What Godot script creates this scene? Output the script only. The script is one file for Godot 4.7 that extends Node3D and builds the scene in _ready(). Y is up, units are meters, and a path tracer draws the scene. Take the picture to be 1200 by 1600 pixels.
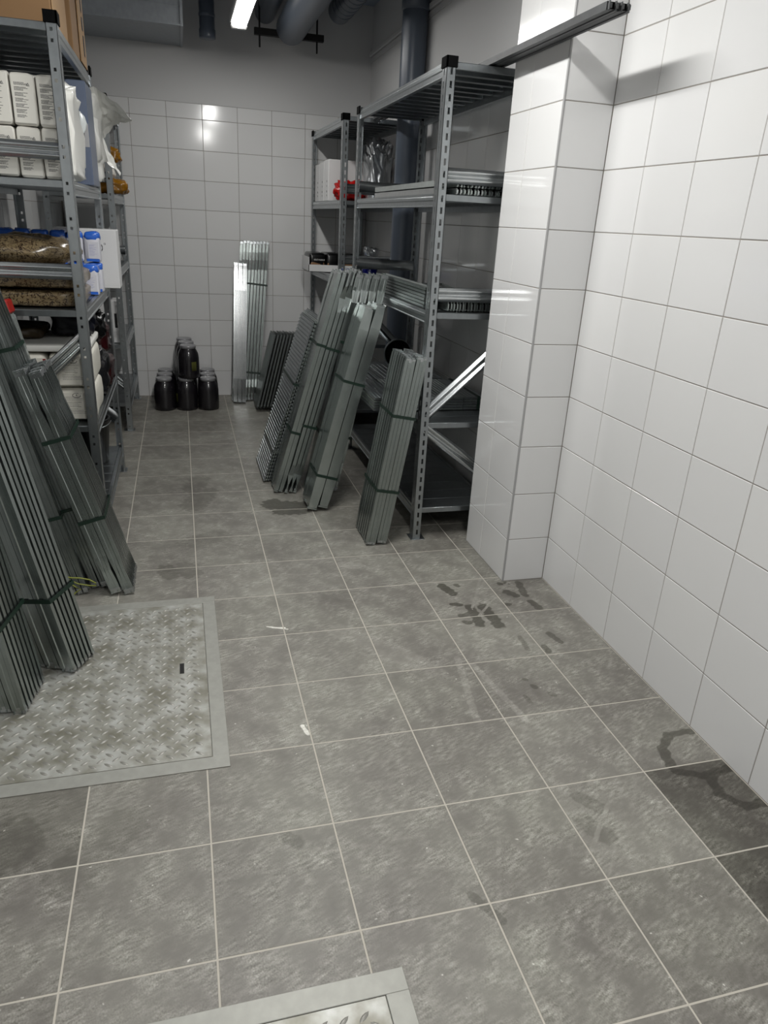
extends Node3D

var M := {}
var counts := {}
var cache := {}
var rng := RandomNumberGenerator.new()

# ---------------------------------------------------------------- nodes and tags
func numbered(n: String, parent: Node) -> String:
	var key := str(parent.get_instance_id()) + n
	var k: int = counts.get(key, 0)
	counts[key] = k + 1
	return n if k == 0 else "%s_%03d" % [n, k]

func meta(o: Node, label: String, category: String, group := "", kind := "") -> void:
	if label != "": o.set_meta("label", label)
	if category != "": o.set_meta("category", category)
	if group != "": o.set_meta("group", group)
	if kind != "": o.set_meta("kind", kind)

func thing(called: String, label: String, category: String, at := Vector3.ZERO, b := Basis.IDENTITY, group := "") -> Node3D:
	var o := Node3D.new()
	o.name = numbered(called, self)
	add_child(o, true)
	o.transform = Transform3D(b, at)
	meta(o, label, category, group)
	return o

func part(called: String, mesh: Mesh, mat: Material, parent: Node3D, at := Vector3.ZERO, b := Basis.IDENTITY) -> MeshInstance3D:
	var o := MeshInstance3D.new()
	o.mesh = mesh
	o.material_override = mat
	o.name = numbered(called, parent)
	o.transform = Transform3D(b, at)
	o.cast_shadow = GeometryInstance3D.SHADOW_CASTING_SETTING_ON
	parent.add_child(o, true)
	return o

func lone(called: String, mesh: Mesh, mat: Material, label: String, category: String, at := Vector3.ZERO, b := Basis.IDENTITY, group := "") -> MeshInstance3D:
	var o := part(called, mesh, mat, self, at, b)
	meta(o, label, category, group)
	return o

func struct(called: String, mesh: Mesh, mat: Material, at := Vector3.ZERO) -> MeshInstance3D:
	var o := part(called, mesh, mat, self, at)
	o.set_meta("kind", "structure")
	return o

# ---------------------------------------------------------------- mesh helpers
func begin(smooth := false) -> SurfaceTool:
	var s := SurfaceTool.new()
	s.begin(Mesh.PRIMITIVE_TRIANGLES)
	s.set_smooth_group(0 if smooth else -1)
	return s

func done(s: SurfaceTool) -> ArrayMesh:
	s.generate_normals()
	return s.commit()

func tn(s: SurfaceTool, a: Vector3, b: Vector3, c: Vector3, out: Vector3) -> void:
	if (b - a).cross(c - a).dot(out) > 0.0:
		s.add_vertex(a); s.add_vertex(c); s.add_vertex(b)
	else:
		s.add_vertex(a); s.add_vertex(b); s.add_vertex(c)

func qn(s: SurfaceTool, a: Vector3, b: Vector3, c: Vector3, d: Vector3, out: Vector3) -> void:
	tn(s, a, b, c, out)
	tn(s, a, c, d, out)

func bx(s: SurfaceTool, lo: Vector3, hi: Vector3, t := Transform3D.IDENTITY) -> void:
	var p := []
	for i in 8:
		p.append(t * Vector3(hi.x if i & 1 else lo.x, hi.y if i & 2 else lo.y, hi.z if i & 4 else lo.z))
	var c: Vector3 = t * ((lo + hi) * 0.5)
	for f in [[0, 1, 3, 2], [4, 5, 7, 6], [0, 1, 5, 4], [2, 3, 7, 6], [0, 2, 6, 4], [1, 3, 7, 5]]:
		qn(s, p[f[0]], p[f[1]], p[f[2]], p[f[3]], (p[f[0]] + p[f[2]]) * 0.5 - c)

# box with chamfered edges
func cbox(s: SurfaceTool, lo: Vector3, hi: Vector3, ch: float, t := Transform3D.IDENTITY) -> void:
	var c := (lo + hi) * 0.5
	var h := (hi - lo) * 0.5
	var P := func(sg: Vector3, ax: int) -> Vector3:
		var v := Vector3(sg.x * h.x, sg.y * h.y, sg.z * h.z)
		for k in 3:
			if k != ax: v[k] -= sg[k] * ch
		return t * (c + v)
	var tc := t * c
	for ax in 3:
		var u := (ax + 1) % 3
		var w := (ax + 2) % 3
		for sg in [-1.0, 1.0]:
			var q := []
			for e in [[-1, -1], [1, -1], [1, 1], [-1, 1]]:
				var g := Vector3.ZERO
				g[ax] = sg; g[u] = e[0]; g[w] = e[1]
				q.append(P.call(g, ax))
			qn(s, q[0], q[1], q[2], q[3], q[0] + q[2] - tc * 2.0)
		for su in [-1.0, 1.0]:
			for sw in [-1.0, 1.0]:
				var g1 := Vector3.ZERO
				g1[ax] = -1; g1[u] = su; g1[w] = sw
				var g2 := g1
				g2[ax] = 1
				var a: Vector3 = P.call(g1, u)
				var b: Vector3 = P.call(g2, u)
				var d: Vector3 = P.call(g2, w)
				var e2: Vector3 = P.call(g1, w)
				qn(s, a, b, d, e2, (a + d) * 0.5 - tc)
	for i in 8:
		var g := Vector3(1 if i & 1 else -1, 1 if i & 2 else -1, 1 if i & 4 else -1)
		var a: Vector3 = P.call(g, 0)
		tn(s, a, P.call(g, 1), P.call(g, 2), a - tc)

func cbox_mesh(size: Vector3, ch: float) -> ArrayMesh:     # stands on y = 0, centred in x and z
	var key := "cb%s%s" % [size, ch]
	if not cache.has(key):
		var s := begin()
		cbox(s, Vector3(-size.x / 2, 0, -size.z / 2), Vector3(size.x / 2, size.y, size.z / 2), ch)
		cache[key] = done(s)
	return cache[key]

# closed profile (counter-clockwise) swept along a straight line
func extrude(s: SurfaceTool, prof: Array, o: Vector3, ax: Vector3, ay: Vector3, along: Vector3, caps := true) -> void:
	var n := prof.size()
	var pc := Vector2.ZERO
	for p in prof: pc += p
	pc /= n
	for i in n:
		var a: Vector2 = prof[i]
		var b: Vector2 = prof[(i + 1) % n]
		var d := b - a
		var nn := Vector2(d.y, -d.x)
		var p0 := o + ax * a.x + ay * a.y
		var p1 := o + ax * b.x + ay * b.y
		qn(s, p0, p1, p1 + along, p0 + along, ax * nn.x + ay * nn.y)
	if caps:
		s.set_smooth_group(-1)
		var tri := Geometry2D.triangulate_polygon(PackedVector2Array(prof))
		for k in range(0, tri.size(), 3):
			var v := []
			for j in 3:
				var q: Vector2 = prof[tri[k + j]]
				v.append(o + ax * q.x + ay * q.y)
			tn(s, v[0], v[1], v[2], -along)
			tn(s, v[0] + along, v[1] + along, v[2] + along, along)

func loft(s: SurfaceTool, rings: Array, caps := true) -> void:
	var cs := []
	for r in rings:
		var c := Vector3.ZERO
		for p in r: c += p
		cs.append(c / r.size())
	for k in rings.size() - 1:
		var r0: Array = rings[k]
		var r1: Array = rings[k + 1]
		var n := r0.size()
		var c: Vector3 = (cs[k] + cs[k + 1]) * 0.5
		for i in n:
			var j := (i + 1) % n
			var out: Vector3 = (r0[i] + r1[j] + r0[j] + r1[i]) * 0.25 - c
			qn(s, r0[i], r0[j], r1[j], r1[i], out)
	if caps:
		s.set_smooth_group(-1)
		for e in [[0, 1], [rings.size() - 1, rings.size() - 2]]:
			var r: Array = rings[e[0]]
			for i in r.size():
				tn(s, cs[e[0]], r[i], r[(i + 1) % r.size()], cs[e[0]] - cs[e[1]])

func lathe(s: SurfaceTool, prof: Array, seg: int, t := Transform3D.IDENTITY) -> void:
	for k in prof.size() - 1:
		var a: Vector2 = prof[k]
		var b: Vector2 = prof[k + 1]
		var d := b - a
		for i in seg:
			var p := TAU * i / seg
			var q := TAU * (i + 1) / seg
			var u := Vector3(cos(p), 0, sin(p))
			var v := Vector3(cos(q), 0, sin(q))
			var up := Vector3.UP
			var out := (u + v) * d.y * 0.5 + up * -d.x
			if out.length() < 1e-9: continue
			qn(s, t * (u * a.x + up * a.y), t * (v * a.x + up * a.y), t * (v * b.x + up * b.y), t * (u * b.x + up * b.y), t.basis * out)

func tube(s: SurfaceTool, pts: Array, r: float, seg := 8) -> void:
	var rings := []
	var prev := Vector3.UP
	for i in pts.size():
		var d: Vector3 = (pts[min(i + 1, pts.size() - 1)] - pts[max(i - 1, 0)]).normalized()
		var a := prev.cross(d)
		if a.length() < 0.05: a = Vector3(1, 0.3, 0.2).cross(d)
		a = a.normalized()
		var b := d.cross(a)
		var ring := []
		for k in seg:
			ring.append(pts[i] + (a * cos(TAU * k / seg) + b * sin(TAU * k / seg)) * r)
		rings.append(ring)
	loft(s, rings)

# a soft bag: rounded box, dented by noise; stands on y = 0
func pillow(size: Vector3, seed_: int, amp: float, e1 := 0.35, e2 := 0.35, freq := 9.0, nu := 30, nv := 18) -> ArrayMesh:
	var s := begin(true)
	var nz := FastNoiseLite.new()
	nz.seed = seed_
	nz.frequency = 1.0
	nz.fractal_octaves = 3
	var g := []
	for j in nv + 1:
		var row := []
		var v := -PI / 2 + PI * j / nv
		for i in nu:
			var u := TAU * i / nu
			var cv: float = pow(abs(cos(v)), e2)
			var sv: float = sign(sin(v)) * pow(abs(sin(v)), e2)
			var p := Vector3(sign(cos(u)) * pow(abs(cos(u)), e1) * cv, sv, sign(sin(u)) * pow(abs(sin(u)), e1) * cv)
			p = p * size * 0.5
			var d := amp * nz.get_noise_3dv(p * freq)
			p += p.normalized() * d
			p.y = max(p.y + size.y * 0.5, 0.0)
			row.append(p)
		g.append(row)
	var c := Vector3(0, size.y * 0.5, 0)
	for j in nv:
		for i in nu:
			var k := (i + 1) % nu
			var a: Vector3 = g[j][i]
			var b: Vector3 = g[j][k]
			var e: Vector3 = g[j + 1][k]
			var f: Vector3 = g[j + 1][i]
			qn(s, a, b, e, f, (a + e) * 0.5 - c)
	return done(s)

# ---------------------------------------------------------------- materials
func mat(col: Color, rough := 0.6, metal := 0.0) -> StandardMaterial3D:
	var m := StandardMaterial3D.new()
	m.albedo_color = col
	m.roughness = rough
	m.metallic = metal
	return m

func gray(v: float) -> Color:
	return Color(v, v, v)

func noise_tex(freq: float, seed_: int, lo: Color, hi: Color, size := 256, octaves := 4) -> NoiseTexture2D:
	var n := FastNoiseLite.new()
	n.seed = seed_
	n.frequency = freq
	n.fractal_octaves = octaves
	var t := NoiseTexture2D.new()
	t.width = size
	t.height = size
	t.seamless = true
	t.noise = n
	var g := Gradient.new()
	g.set_color(0, lo)
	g.set_color(1, hi)
	t.color_ramp = g
	return t

func metal_mat(col: Color, rough: float, seed_: int) -> StandardMaterial3D:
	var m := mat(Color.WHITE, rough, 0.95)
	m.albedo_texture = noise_tex(0.02, seed_, col.darkened(0.05), col.lightened(0.03))
	m.uv1_triplanar = true
	m.uv1_scale = Vector3(5, 3, 5)
	return m

# printed pack: light card with lines of unreadable small print
func print_image(w: int, h: int, base: Color, ink: Color, seed_: int, lines: int, mark: int) -> ImageTexture:
	var im := Image.create(w, h, false, Image.FORMAT_RGB8)
	im.fill(base)
	rng.seed = seed_
	var y := int(h * 0.16)
	for k in lines:
		if k % 4 == 3: y += int(h * 0.03)
		var len_ := int(w * rng.randf_range(0.3, 0.66))
		var x := int(w * 0.12)
		while x < w * 0.12 + len_:
			var d := rng.randi_range(3, 9)
			im.fill_rect(Rect2i(x, y, min(d, w - x), max(2, h / 70)), ink)
			x += d + 2
		y += int(h * 0.72 / lines * 0.9)
		if y > h * 0.9: break
	if mark == 1:      # small recycling triangle
		var c := Vector2(w * 0.76, h * 0.2)
		for k in 3:
			var a := c + Vector2.from_angle(-PI / 2 + TAU * k / 3) * w * 0.08
			var b := c + Vector2.from_angle(-PI / 2 + TAU * (k + 1) / 3) * w * 0.08
			for q in 40:
				var f := q / 40.0
				if f < 0.75:
					var p := a.lerp(b, f)
					im.fill_rect(Rect2i(int(p.x), int(p.y), 3, 3), ink)
	elif mark == 2:    # round mark with a registered dot
		var c2 := Vector2(w * 0.5, h * 0.1)
		for q in 120:
			var p2 := c2 + Vector2(cos(q * TAU / 120) * w * 0.13, sin(q * TAU / 120) * w * 0.10)
			if q < 100: im.fill_rect(Rect2i(int(p2.x), int(p2.y), 3, 3), ink)
		im.fill_rect(Rect2i(int(c2.x - w * 0.03), int(c2.y - 4), int(w * 0.06), 3), ink)
		im.fill_rect(Rect2i(int(c2.x), int(c2.y - 8), 3, 16), ink)
		im.fill_rect(Rect2i(int(c2.x + w * 0.16), int(c2.y - w * 0.08), 4, 4), ink)
	im.generate_mipmaps()
	return ImageTexture.create_from_image(im)

func tex_mat(t: Texture2D, rough := 0.5) -> StandardMaterial3D:
	var m := mat(Color.WHITE, rough)
	m.albedo_texture = t
	return m

# flat printed sheet, 1 mm thick, face towards +z, centred at its bottom edge
func sheet_mesh(w: float, h: float, t := 0.0008) -> ArrayMesh:
	var key := "sh%s_%s_%s" % [w, h, t]
	if not cache.has(key):
		var s := SurfaceTool.new()
		s.begin(Mesh.PRIMITIVE_TRIANGLES)
		s.set_smooth_group(-1)
		var c := [Vector3(-w / 2, 0, t), Vector3(-w / 2, h, t), Vector3(w / 2, h, t), Vector3(w / 2, 0, t)]
		var uv := [Vector2(0, 1), Vector2(0, 0), Vector2(1, 0), Vector2(1, 1)]
		for k in [0, 1, 2, 0, 2, 3]:
			s.set_uv(uv[k])
			s.add_vertex(c[k])
		s.set_uv(Vector2(0.01, 0.01))
		var z := Vector3(0, 0, -t)
		for k in 4:
			var o: Vector3 = (c[k] + c[(k + 1) % 4]) * 0.5 - Vector3(0, h / 2, t)
			qn(s, c[k], c[(k + 1) % 4], c[(k + 1) % 4] + z, c[k] + z, o)
		cache[key] = done(s)
	return cache[key]

# ---------------------------------------------------------------- the floor's worn, streaked stone colour
func capsule(buf: PackedFloat32Array, W: int, H: int, r: Rect2, a: Vector2, b: Vector2, rad: float, k: float) -> void:
	var px := r.size.x / W
	var py := r.size.y / H
	var x0: int = clampi(int((minf(a.x, b.x) - rad * 1.4 - r.position.x) / px), 0, W - 1)
	var x1: int = clampi(int((maxf(a.x, b.x) + rad * 1.4 - r.position.x) / px), 0, W - 1)
	var y0: int = clampi(int((minf(a.y, b.y) - rad * 1.4 - r.position.y) / py), 0, H - 1)
	var y1: int = clampi(int((maxf(a.y, b.y) + rad * 1.4 - r.position.y) / py), 0, H - 1)
	var d := b - a
	var dd := maxf(d.length_squared(), 1e-8)
	for y in range(y0, y1 + 1):
		for x in range(x0, x1 + 1):
			var p := r.position + Vector2((x + 0.5) * px, (y + 0.5) * py)
			var t := clampf((p - a).dot(d) / dd, 0.0, 1.0)
			var e := p.distance_to(a + d * t) / rad
			e += 0.22 * sin(p.x * 131.0 + p.y * 57.0) * cos(p.y * 149.0 - p.x * 31.0)
			var m := 1.0 - smoothstep(0.8, 1.15, e)
			if m > 0.0:
				var i := y * W + x
				buf[i] = minf(buf[i], lerpf(1.0, k, m)) if k < 1.0 else maxf(buf[i], lerpf(1.0, k, m))

func noise_bytes(W: int, H: int, freq: float, seed_: int, oct: int) -> PackedByteArray:
	var n := FastNoiseLite.new()
	n.seed = seed_
	n.frequency = freq
	n.fractal_octaves = oct
	n.noise_type = FastNoiseLite.TYPE_SIMPLEX_SMOOTH
	var im := n.get_seamless_image(W, H, false, false, 0.1, true)
	if im.get_format() != Image.FORMAT_L8: im.convert(Image.FORMAT_L8)
	return im.get_data()

func floor_material(r: Rect2, W: int, H: int, seed_: int, marks: Array) -> StandardMaterial3D:
	var shade := PackedFloat32Array()
	shade.resize(W * H)
	shade.fill(1.0)
	for m in marks: capsule(shade, W, H, r, m[0], m[1], m[2], m[3])
	rng.seed = seed_
	var ppm := W / r.size.x
	var big := noise_bytes(W, H, 2.2 / ppm, seed_, 4)
	var mid := noise_bytes(W, H, 11.0 / ppm, seed_ + 1, 4)
	var fine := noise_bytes(W, H, 210.0 / ppm, seed_ + 2, 3)
	var W4 := W / 3
	var st := noise_bytes(W4, H, 95.0 / ppm, seed_ + 3, 4)
	var rgb := PackedByteArray()
	rgb.resize(W * H * 3)
	var hgt := PackedByteArray()
	hgt.resize(W * H)
	var tint := {}
	var i := 0
	for y in H:
		var wz := r.position.y + (y + 0.5) / ppm * (r.size.y * W / (H * r.size.x))
		var tj := floori((FZ0 - wz) / SZ)
		for x in W:
			var wx := r.position.x + (x + 0.5) / ppm
			var ti := floori((wx - FX0) / SX)
			var key := ti * 1000 + tj
			if not tint.has(key):
				var v := rng.randf_range(-0.018, 0.018)
				if ti == 5 and tj < 1: v -= 0.135 if tj == 0 else 0.175
				if ti == 4 and tj < 0: v -= 0.02
				if ti < 0 and tj >= 1 and tj < 3: v -= 0.05
				if tj > 7: v -= 0.012
				tint[key] = v
			var s := st[((y + x / 3) % H) * W4 + (x / 3 + y / 9) % W4] / 255.0 - 0.5
			var m := mid[i] / 255.0 - 0.5
			var b := big[i] / 255.0 - 0.5
			var f := fine[i] / 255.0 - 0.5
			var rel := s * 0.8 + f * 0.65
			var amt := clampf(0.55 + m * 1.6, 0.1, 1.2)
			var tv: float = tint[key]
			var v2: float = 0.464 + tv + b * 0.10 + m * 0.115 + rel * amt * 0.33
			if rel * amt > 0.36: v2 += 0.04
			var sh := shade[i]
			v2 = v2 * sh if sh < 1.0 else v2 + sh - 1.0
			var w := b * 0.05 + m * 0.03
			rgb[i * 3] = clampi(int((v2 + 0.012 - w * 0.10) * 255), 0, 255)
			rgb[i * 3 + 1] = clampi(int((v2 + 0.003 + w * 0.05) * 255), 0, 255)
			rgb[i * 3 + 2] = clampi(int((v2 - 0.024 - w * 0.18) * 255), 0, 255)
			hgt[i] = clampi(int(128 + rel * amt * 130), 0, 255) if sh > 0.9 else 128
			i += 1
	var im := Image.create_from_data(W, H, false, Image.FORMAT_RGB8, rgb)
	var hm := Image.create_from_data(W, H, false, Image.FORMAT_L8, hgt)
	var mt := mat(Color.WHITE, 0.5)
	mt.albedo_texture = ImageTexture.create_from_image(im)
	mt.heightmap_enabled = true
	mt.heightmap_texture = ImageTexture.create_from_image(hm)
	mt.heightmap_scale = 0.12
	mt.uv1_triplanar = true
	mt.uv1_world_triplanar = true
	mt.uv1_scale = Vector3(1.0 / r.size.x, 1.0, 1.0 / r.size.y)
	mt.uv1_offset = Vector3(-r.position.x / r.size.x, 0, -r.position.y / r.size.y)
	return mt

const FX0 := -0.2925
const FZ0 := -1.0232
const SX := 0.2949
const SZ := 0.2956
const XR := 1.4413      # right wall
const XL := -0.79       # left wall
const ZB := -5.9476     # back wall
const ZF := 2.4         # wall behind the camera
const XP := 1.254       # room side of the pillar
const ZP := -2.4614     # near face of the pillar
const ZQ := -2.888      # far end of the pillar
const CEIL := 2.82

# ---------------------------------------------------------------- tiled surfaces
func tile_mesh(w: float, h: float, ch: float, th: float) -> ArrayMesh:
	var key := "tile%.4f_%.4f_%.4f" % [w, h, ch]
	if not cache.has(key):
		var s := begin()
		var a := []
		var b := []
		var c := []
		for e in [[-1, -1], [1, -1], [1, 1], [-1, 1]]:
			a.append(Vector3(e[0] * w / 2, e[1] * h / 2, -th))
			b.append(Vector3(e[0] * w / 2, e[1] * h / 2, -ch))
			c.append(Vector3(e[0] * (w / 2 - ch), e[1] * (h / 2 - ch), 0))
		qn(s, c[0], c[1], c[2], c[3], Vector3.BACK)
		for k in 4:
			var j := (k + 1) % 4
			var o: Vector3 = (b[k] + b[j]) * 0.5
			qn(s, a[k], a[j], b[j], b[k], Vector3(o.x, o.y, 0))
			qn(s, b[k], b[j], c[j], c[k], Vector3(o.x, o.y, 0).normalized() + Vector3.BACK)
		cache[key] = done(s)
	return cache[key]

# cuts: positions of joints along u and v (metres); face at origin, normal n
func tile_field(parent: Node3D, o: Vector3, u: Vector3, v: Vector3, us: Array, vs: Array, joint: float, mats: Array, tilt: float, ch := 0.0012) -> void:
	var n := u.cross(v)
	for j in vs.size() - 1:
		for i in us.size() - 1:
			var w: float = us[i + 1] - us[i] - joint
			var h: float = vs[j + 1] - vs[j] - joint
			if w < 0.008 or h < 0.008: continue
			var c: Vector3 = o + u * ((us[i] + us[i + 1]) * 0.5) + v * ((vs[j] + vs[j + 1]) * 0.5)
			var b := Basis(u, v, n)
			b = b * Basis.from_euler(Vector3(rng.randf_range(-tilt, tilt), rng.randf_range(-tilt, tilt), 0))
			part("tile", tile_mesh(w, h, ch, 0.006), mats[rng.randi() % mats.size()], parent, c, b)

func steps(a: float, first: float, pitch: float, b: float) -> Array:
	var r := [a]
	var x := first
	while x < b - 0.004:
		if x > a + 0.004: r.append(x)
		x += pitch
	r.append(b)
	return r

func rev_list(a: Array) -> Array:
	var r := []
	for v in a: r.append(-v)
	r.reverse()
	return r

func slab(lo: Vector3, hi: Vector3) -> ArrayMesh:
	var s := begin()
	bx(s, lo, hi)
	return done(s)

# ---------------------------------------------------------------- shelving
func post_mesh(h: float, sx: int, sz: int, round_x: bool) -> ArrayMesh:
	var key := "post%s%s%s%s" % [h, sx, sz, round_x]
	if cache.has(key): return cache[key]
	var s := begin()
	var t := 0.0018
	# flange along z (faces +-x) and flange along x (faces +-z), each pierced by a column of slots
	for f in 2:
		var holes := f == 1 and round_x
		var w := 0.052 if f == 0 else 0.036
		var sw := 0.009
		var sl := 0.011 if holes else 0.024
		var A := func(u0: float, u1: float, y0: float, y1: float) -> void:
			if f == 0:
				bx(s, Vector3(minf(0, sx * t), y0, minf(sz * u0, sz * u1)), Vector3(maxf(0, sx * t), y1, maxf(sz * u0, sz * u1)))
			else:
				bx(s, Vector3(minf(sx * u0, sx * u1), y0, minf(0, sz * t)), Vector3(maxf(sx * u0, sx * u1), y1, maxf(0, sz * t)))
		var m := w * 0.55
		A.call(0.0, m - sw / 2, 0.0, h)
		A.call(m + sw / 2, w, 0.0, h)
		var y := 0.0
		var k := 0
		while y < h:
			var gap := 0.02 if not holes else (0.022 if k % 2 == 0 else 0.075)
			A.call(m - sw / 2, m + sw / 2, y, minf(y + gap, h))
			y += gap + sl
			k += 1
		# rolled outer edge
		if f == 0:
			bx(s, Vector3(minf(0, sx * 0.007), 0, minf(sz * (w - t), sz * w)), Vector3(maxf(0, sx * 0.007), h, maxf(sz * (w - t), sz * w)))
		else:
			bx(s, Vector3(minf(sx * (w - t), sx * w), 0, minf(0, sz * 0.007)), Vector3(maxf(sx * (w - t), sx * w), h, maxf(0, sz * 0.007)))
	cache[key] = done(s)
	return cache[key]

const BEAM := [Vector2(0.018, 0), Vector2(0.018, 0.05), Vector2(0.003, 0.05), Vector2(0.003, 0.04), Vector2(0.0, 0.036), Vector2(0, 0.026), Vector2(0.004, 0.022), Vector2(0.004, 0.006), Vector2(0.0, 0.003), Vector2(0, 0)]

func ridge_profile(h: float, d: float) -> Array:   # x outwards, y up; two rounded ridges
	var pr := [Vector2(-0.002, 0)]
	var n := 12
	var front := []
	for k in n + 1:
		var f := float(k) / n
		front.append(Vector2(d * (0.5 - 0.5 * cos(f * TAU * 2.0)), f * h))
	pr = [Vector2(-0.003, h), Vector2(-0.003, 0)]
	pr.append_array(front)
	return pr

func tie_mesh(p: Vector3, q: Vector3, out: Vector3, h := 0.05, d := 0.012) -> ArrayMesh:
	var s := begin(true)
	var al := q - p
	var up := out.cross(al).normalized()
	if up.y < 0: up = -up
	extrude(s, ridge_profile(h, d), p - up * h / 2, out, up, al)
	return done(s)

func plank_mesh(depth: float, w: float, ribs := 0) -> ArrayMesh:
	var key := "plank%.3f_%.3f_%d" % [depth, w, ribs]
	if not cache.has(key):
		var s := begin()
		var prof := []
		if ribs == 0:      # shelf slat: flat top, folded lips and a pressed rib underneath
			var h := w / 2
			var t := 0.0012
			prof = [Vector2(h, -0.002), Vector2(h - 0.002, 0), Vector2(-h + 0.002, 0), Vector2(-h, -0.002), Vector2(-h, -0.024), Vector2(-h + 0.014, -0.024), Vector2(-h + 0.014, -0.0225), Vector2(-h + t, -0.0225), Vector2(-h + t, -t), Vector2(-0.018, -t), Vector2(-0.012, -0.013), Vector2(0.012, -0.013), Vector2(0.018, -t), Vector2(h - t, -t), Vector2(h - t, -0.0225), Vector2(h - 0.014, -0.0225), Vector2(h - 0.014, -0.024), Vector2(h, -0.024)]
		else:              # thin loose board with fine grooves on top
			var h := w / 2
			prof = [Vector2(-h, -0.011), Vector2(h, -0.011), Vector2(h, 0)]
			for k in range(ribs - 1, -1, -1):
				var x := -h + w * (k + 0.5) / ribs
				prof.append_array([Vector2(x + 0.0022, 0), Vector2(x, -0.002), Vector2(x - 0.0022, 0)])
			prof.append(Vector2(-h, 0))
		extrude(s, prof, Vector3(-depth / 2, 0, 0), Vector3(0, 0, 1), Vector3.UP, Vector3(depth, 0, 0), true)
		cache[key] = done(s)
	return cache[key]

# xf front, xb back, z0 near, z1 far
func rack(label: String, xf: float, xb: float, z0: float, z1: float, h: float, levels: Array, near_ties: Array, far_ties: Array) -> Node3D:
	var t := thing("shelving_rack", label, "shelving", Vector3(xf, 0, z0), Basis.IDENTITY, "galvanised shelving racks")
	var o := Vector3(xf, 0, z0)
	var sg := 1 if xb > xf else -1
	var D: float = abs(xb - xf)
	var L := z0 - z1
	for px in [0, 1]:
		for pz in [0, 1]:
			var at := Vector3((xb - xf) * px, 0, -L * pz)
			var sx: int = sg if px == 0 else -sg
			var sz: int = -1 if pz == 0 else 1
			var po := part("post", post_mesh(h - 0.004, sx, sz, sg < 0), M.zinc, t, at + Vector3(0, 0.002, 0))
			var s := begin()
			var lo := Vector3(minf(-sx * 0.004, sx * 0.042), h - 0.04, minf(-sz * 0.004, sz * 0.058))
			var hi := Vector3(maxf(-sx * 0.004, sx * 0.042), h, maxf(-sz * 0.004, sz * 0.058))
			var a := Vector3(minf(-sx * 0.004, sx * 0.004), h - 0.04, lo.z)
			cbox(s, Vector3(minf(-sx * 0.004, sx * 0.004), h - 0.034, lo.z), Vector3(maxf(-sx * 0.004, sx * 0.004), h + 0.004, hi.z), 0.0015)
			cbox(s, Vector3(lo.x, h - 0.034, minf(-sz * 0.004, sz * 0.004)), Vector3(hi.x, h + 0.004, maxf(-sz * 0.004, sz * 0.004)), 0.0015)
			part("post_cap", done(s), M.black, t, at)
			s = begin()
			cbox(s, Vector3(minf(-sx * 0.012, sx * 0.058), 0, minf(-sz * 0.014, sz * 0.06)), Vector3(maxf(-sx * 0.012, sx * 0.058), 0.002, maxf(-sz * 0.014, sz * 0.06)), 0.0006)
			lathe(s, [Vector2(0.007, 0.002), Vector2(0.007, 0.006), Vector2(0, 0.006)], 8, Transform3D(Basis.IDENTITY, Vector3(sx * 0.028, 0, sz * 0.028)))
			part("foot_plate", done(s), M.zinc, t, at)
	for li in levels.size():
		var y: float = levels[li]
		for px in [0, 1]:
			var s := begin()
			var x0 := 0.0 if px == 0 else xb - xf
			var ax := Vector3(sg if px == 0 else -sg, 0, 0)
			extrude(s, BEAM, Vector3(x0, y - 0.05, -0.037) + ax * 0.0022, ax, Vector3.UP, Vector3(0, 0, -(L - 0.074)))
			part("beam", done(s), M.zinc, t)
		var n := int(round((L - 0.01) / 0.118))
		var w := (L - 0.01) / n
		for k in n:
			part("shelf_plank", plank_mesh(D - 0.046, w - 0.002), M.zinc_shelf, t, Vector3((xb - xf) / 2, y - 0.001, -0.005 - w * (k + 0.5)))
	for e in [[near_ties, 0.0, 1.0], [far_ties, -L, -1.0]]:
		for q in e[0]:
			var zz: float = e[1] - e[2] * 0.016
			var p := Vector3(sg * 0.022, q[0], zz)
			var r := Vector3(sg * (D - 0.022), q[1], zz)
			var tm := part("brace", tie_mesh(p, r, Vector3(0, 0, e[2]), 0.058), M.zinc_bright, t)
			tm.set_meta("label", "ridged side brace")
	return t

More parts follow.
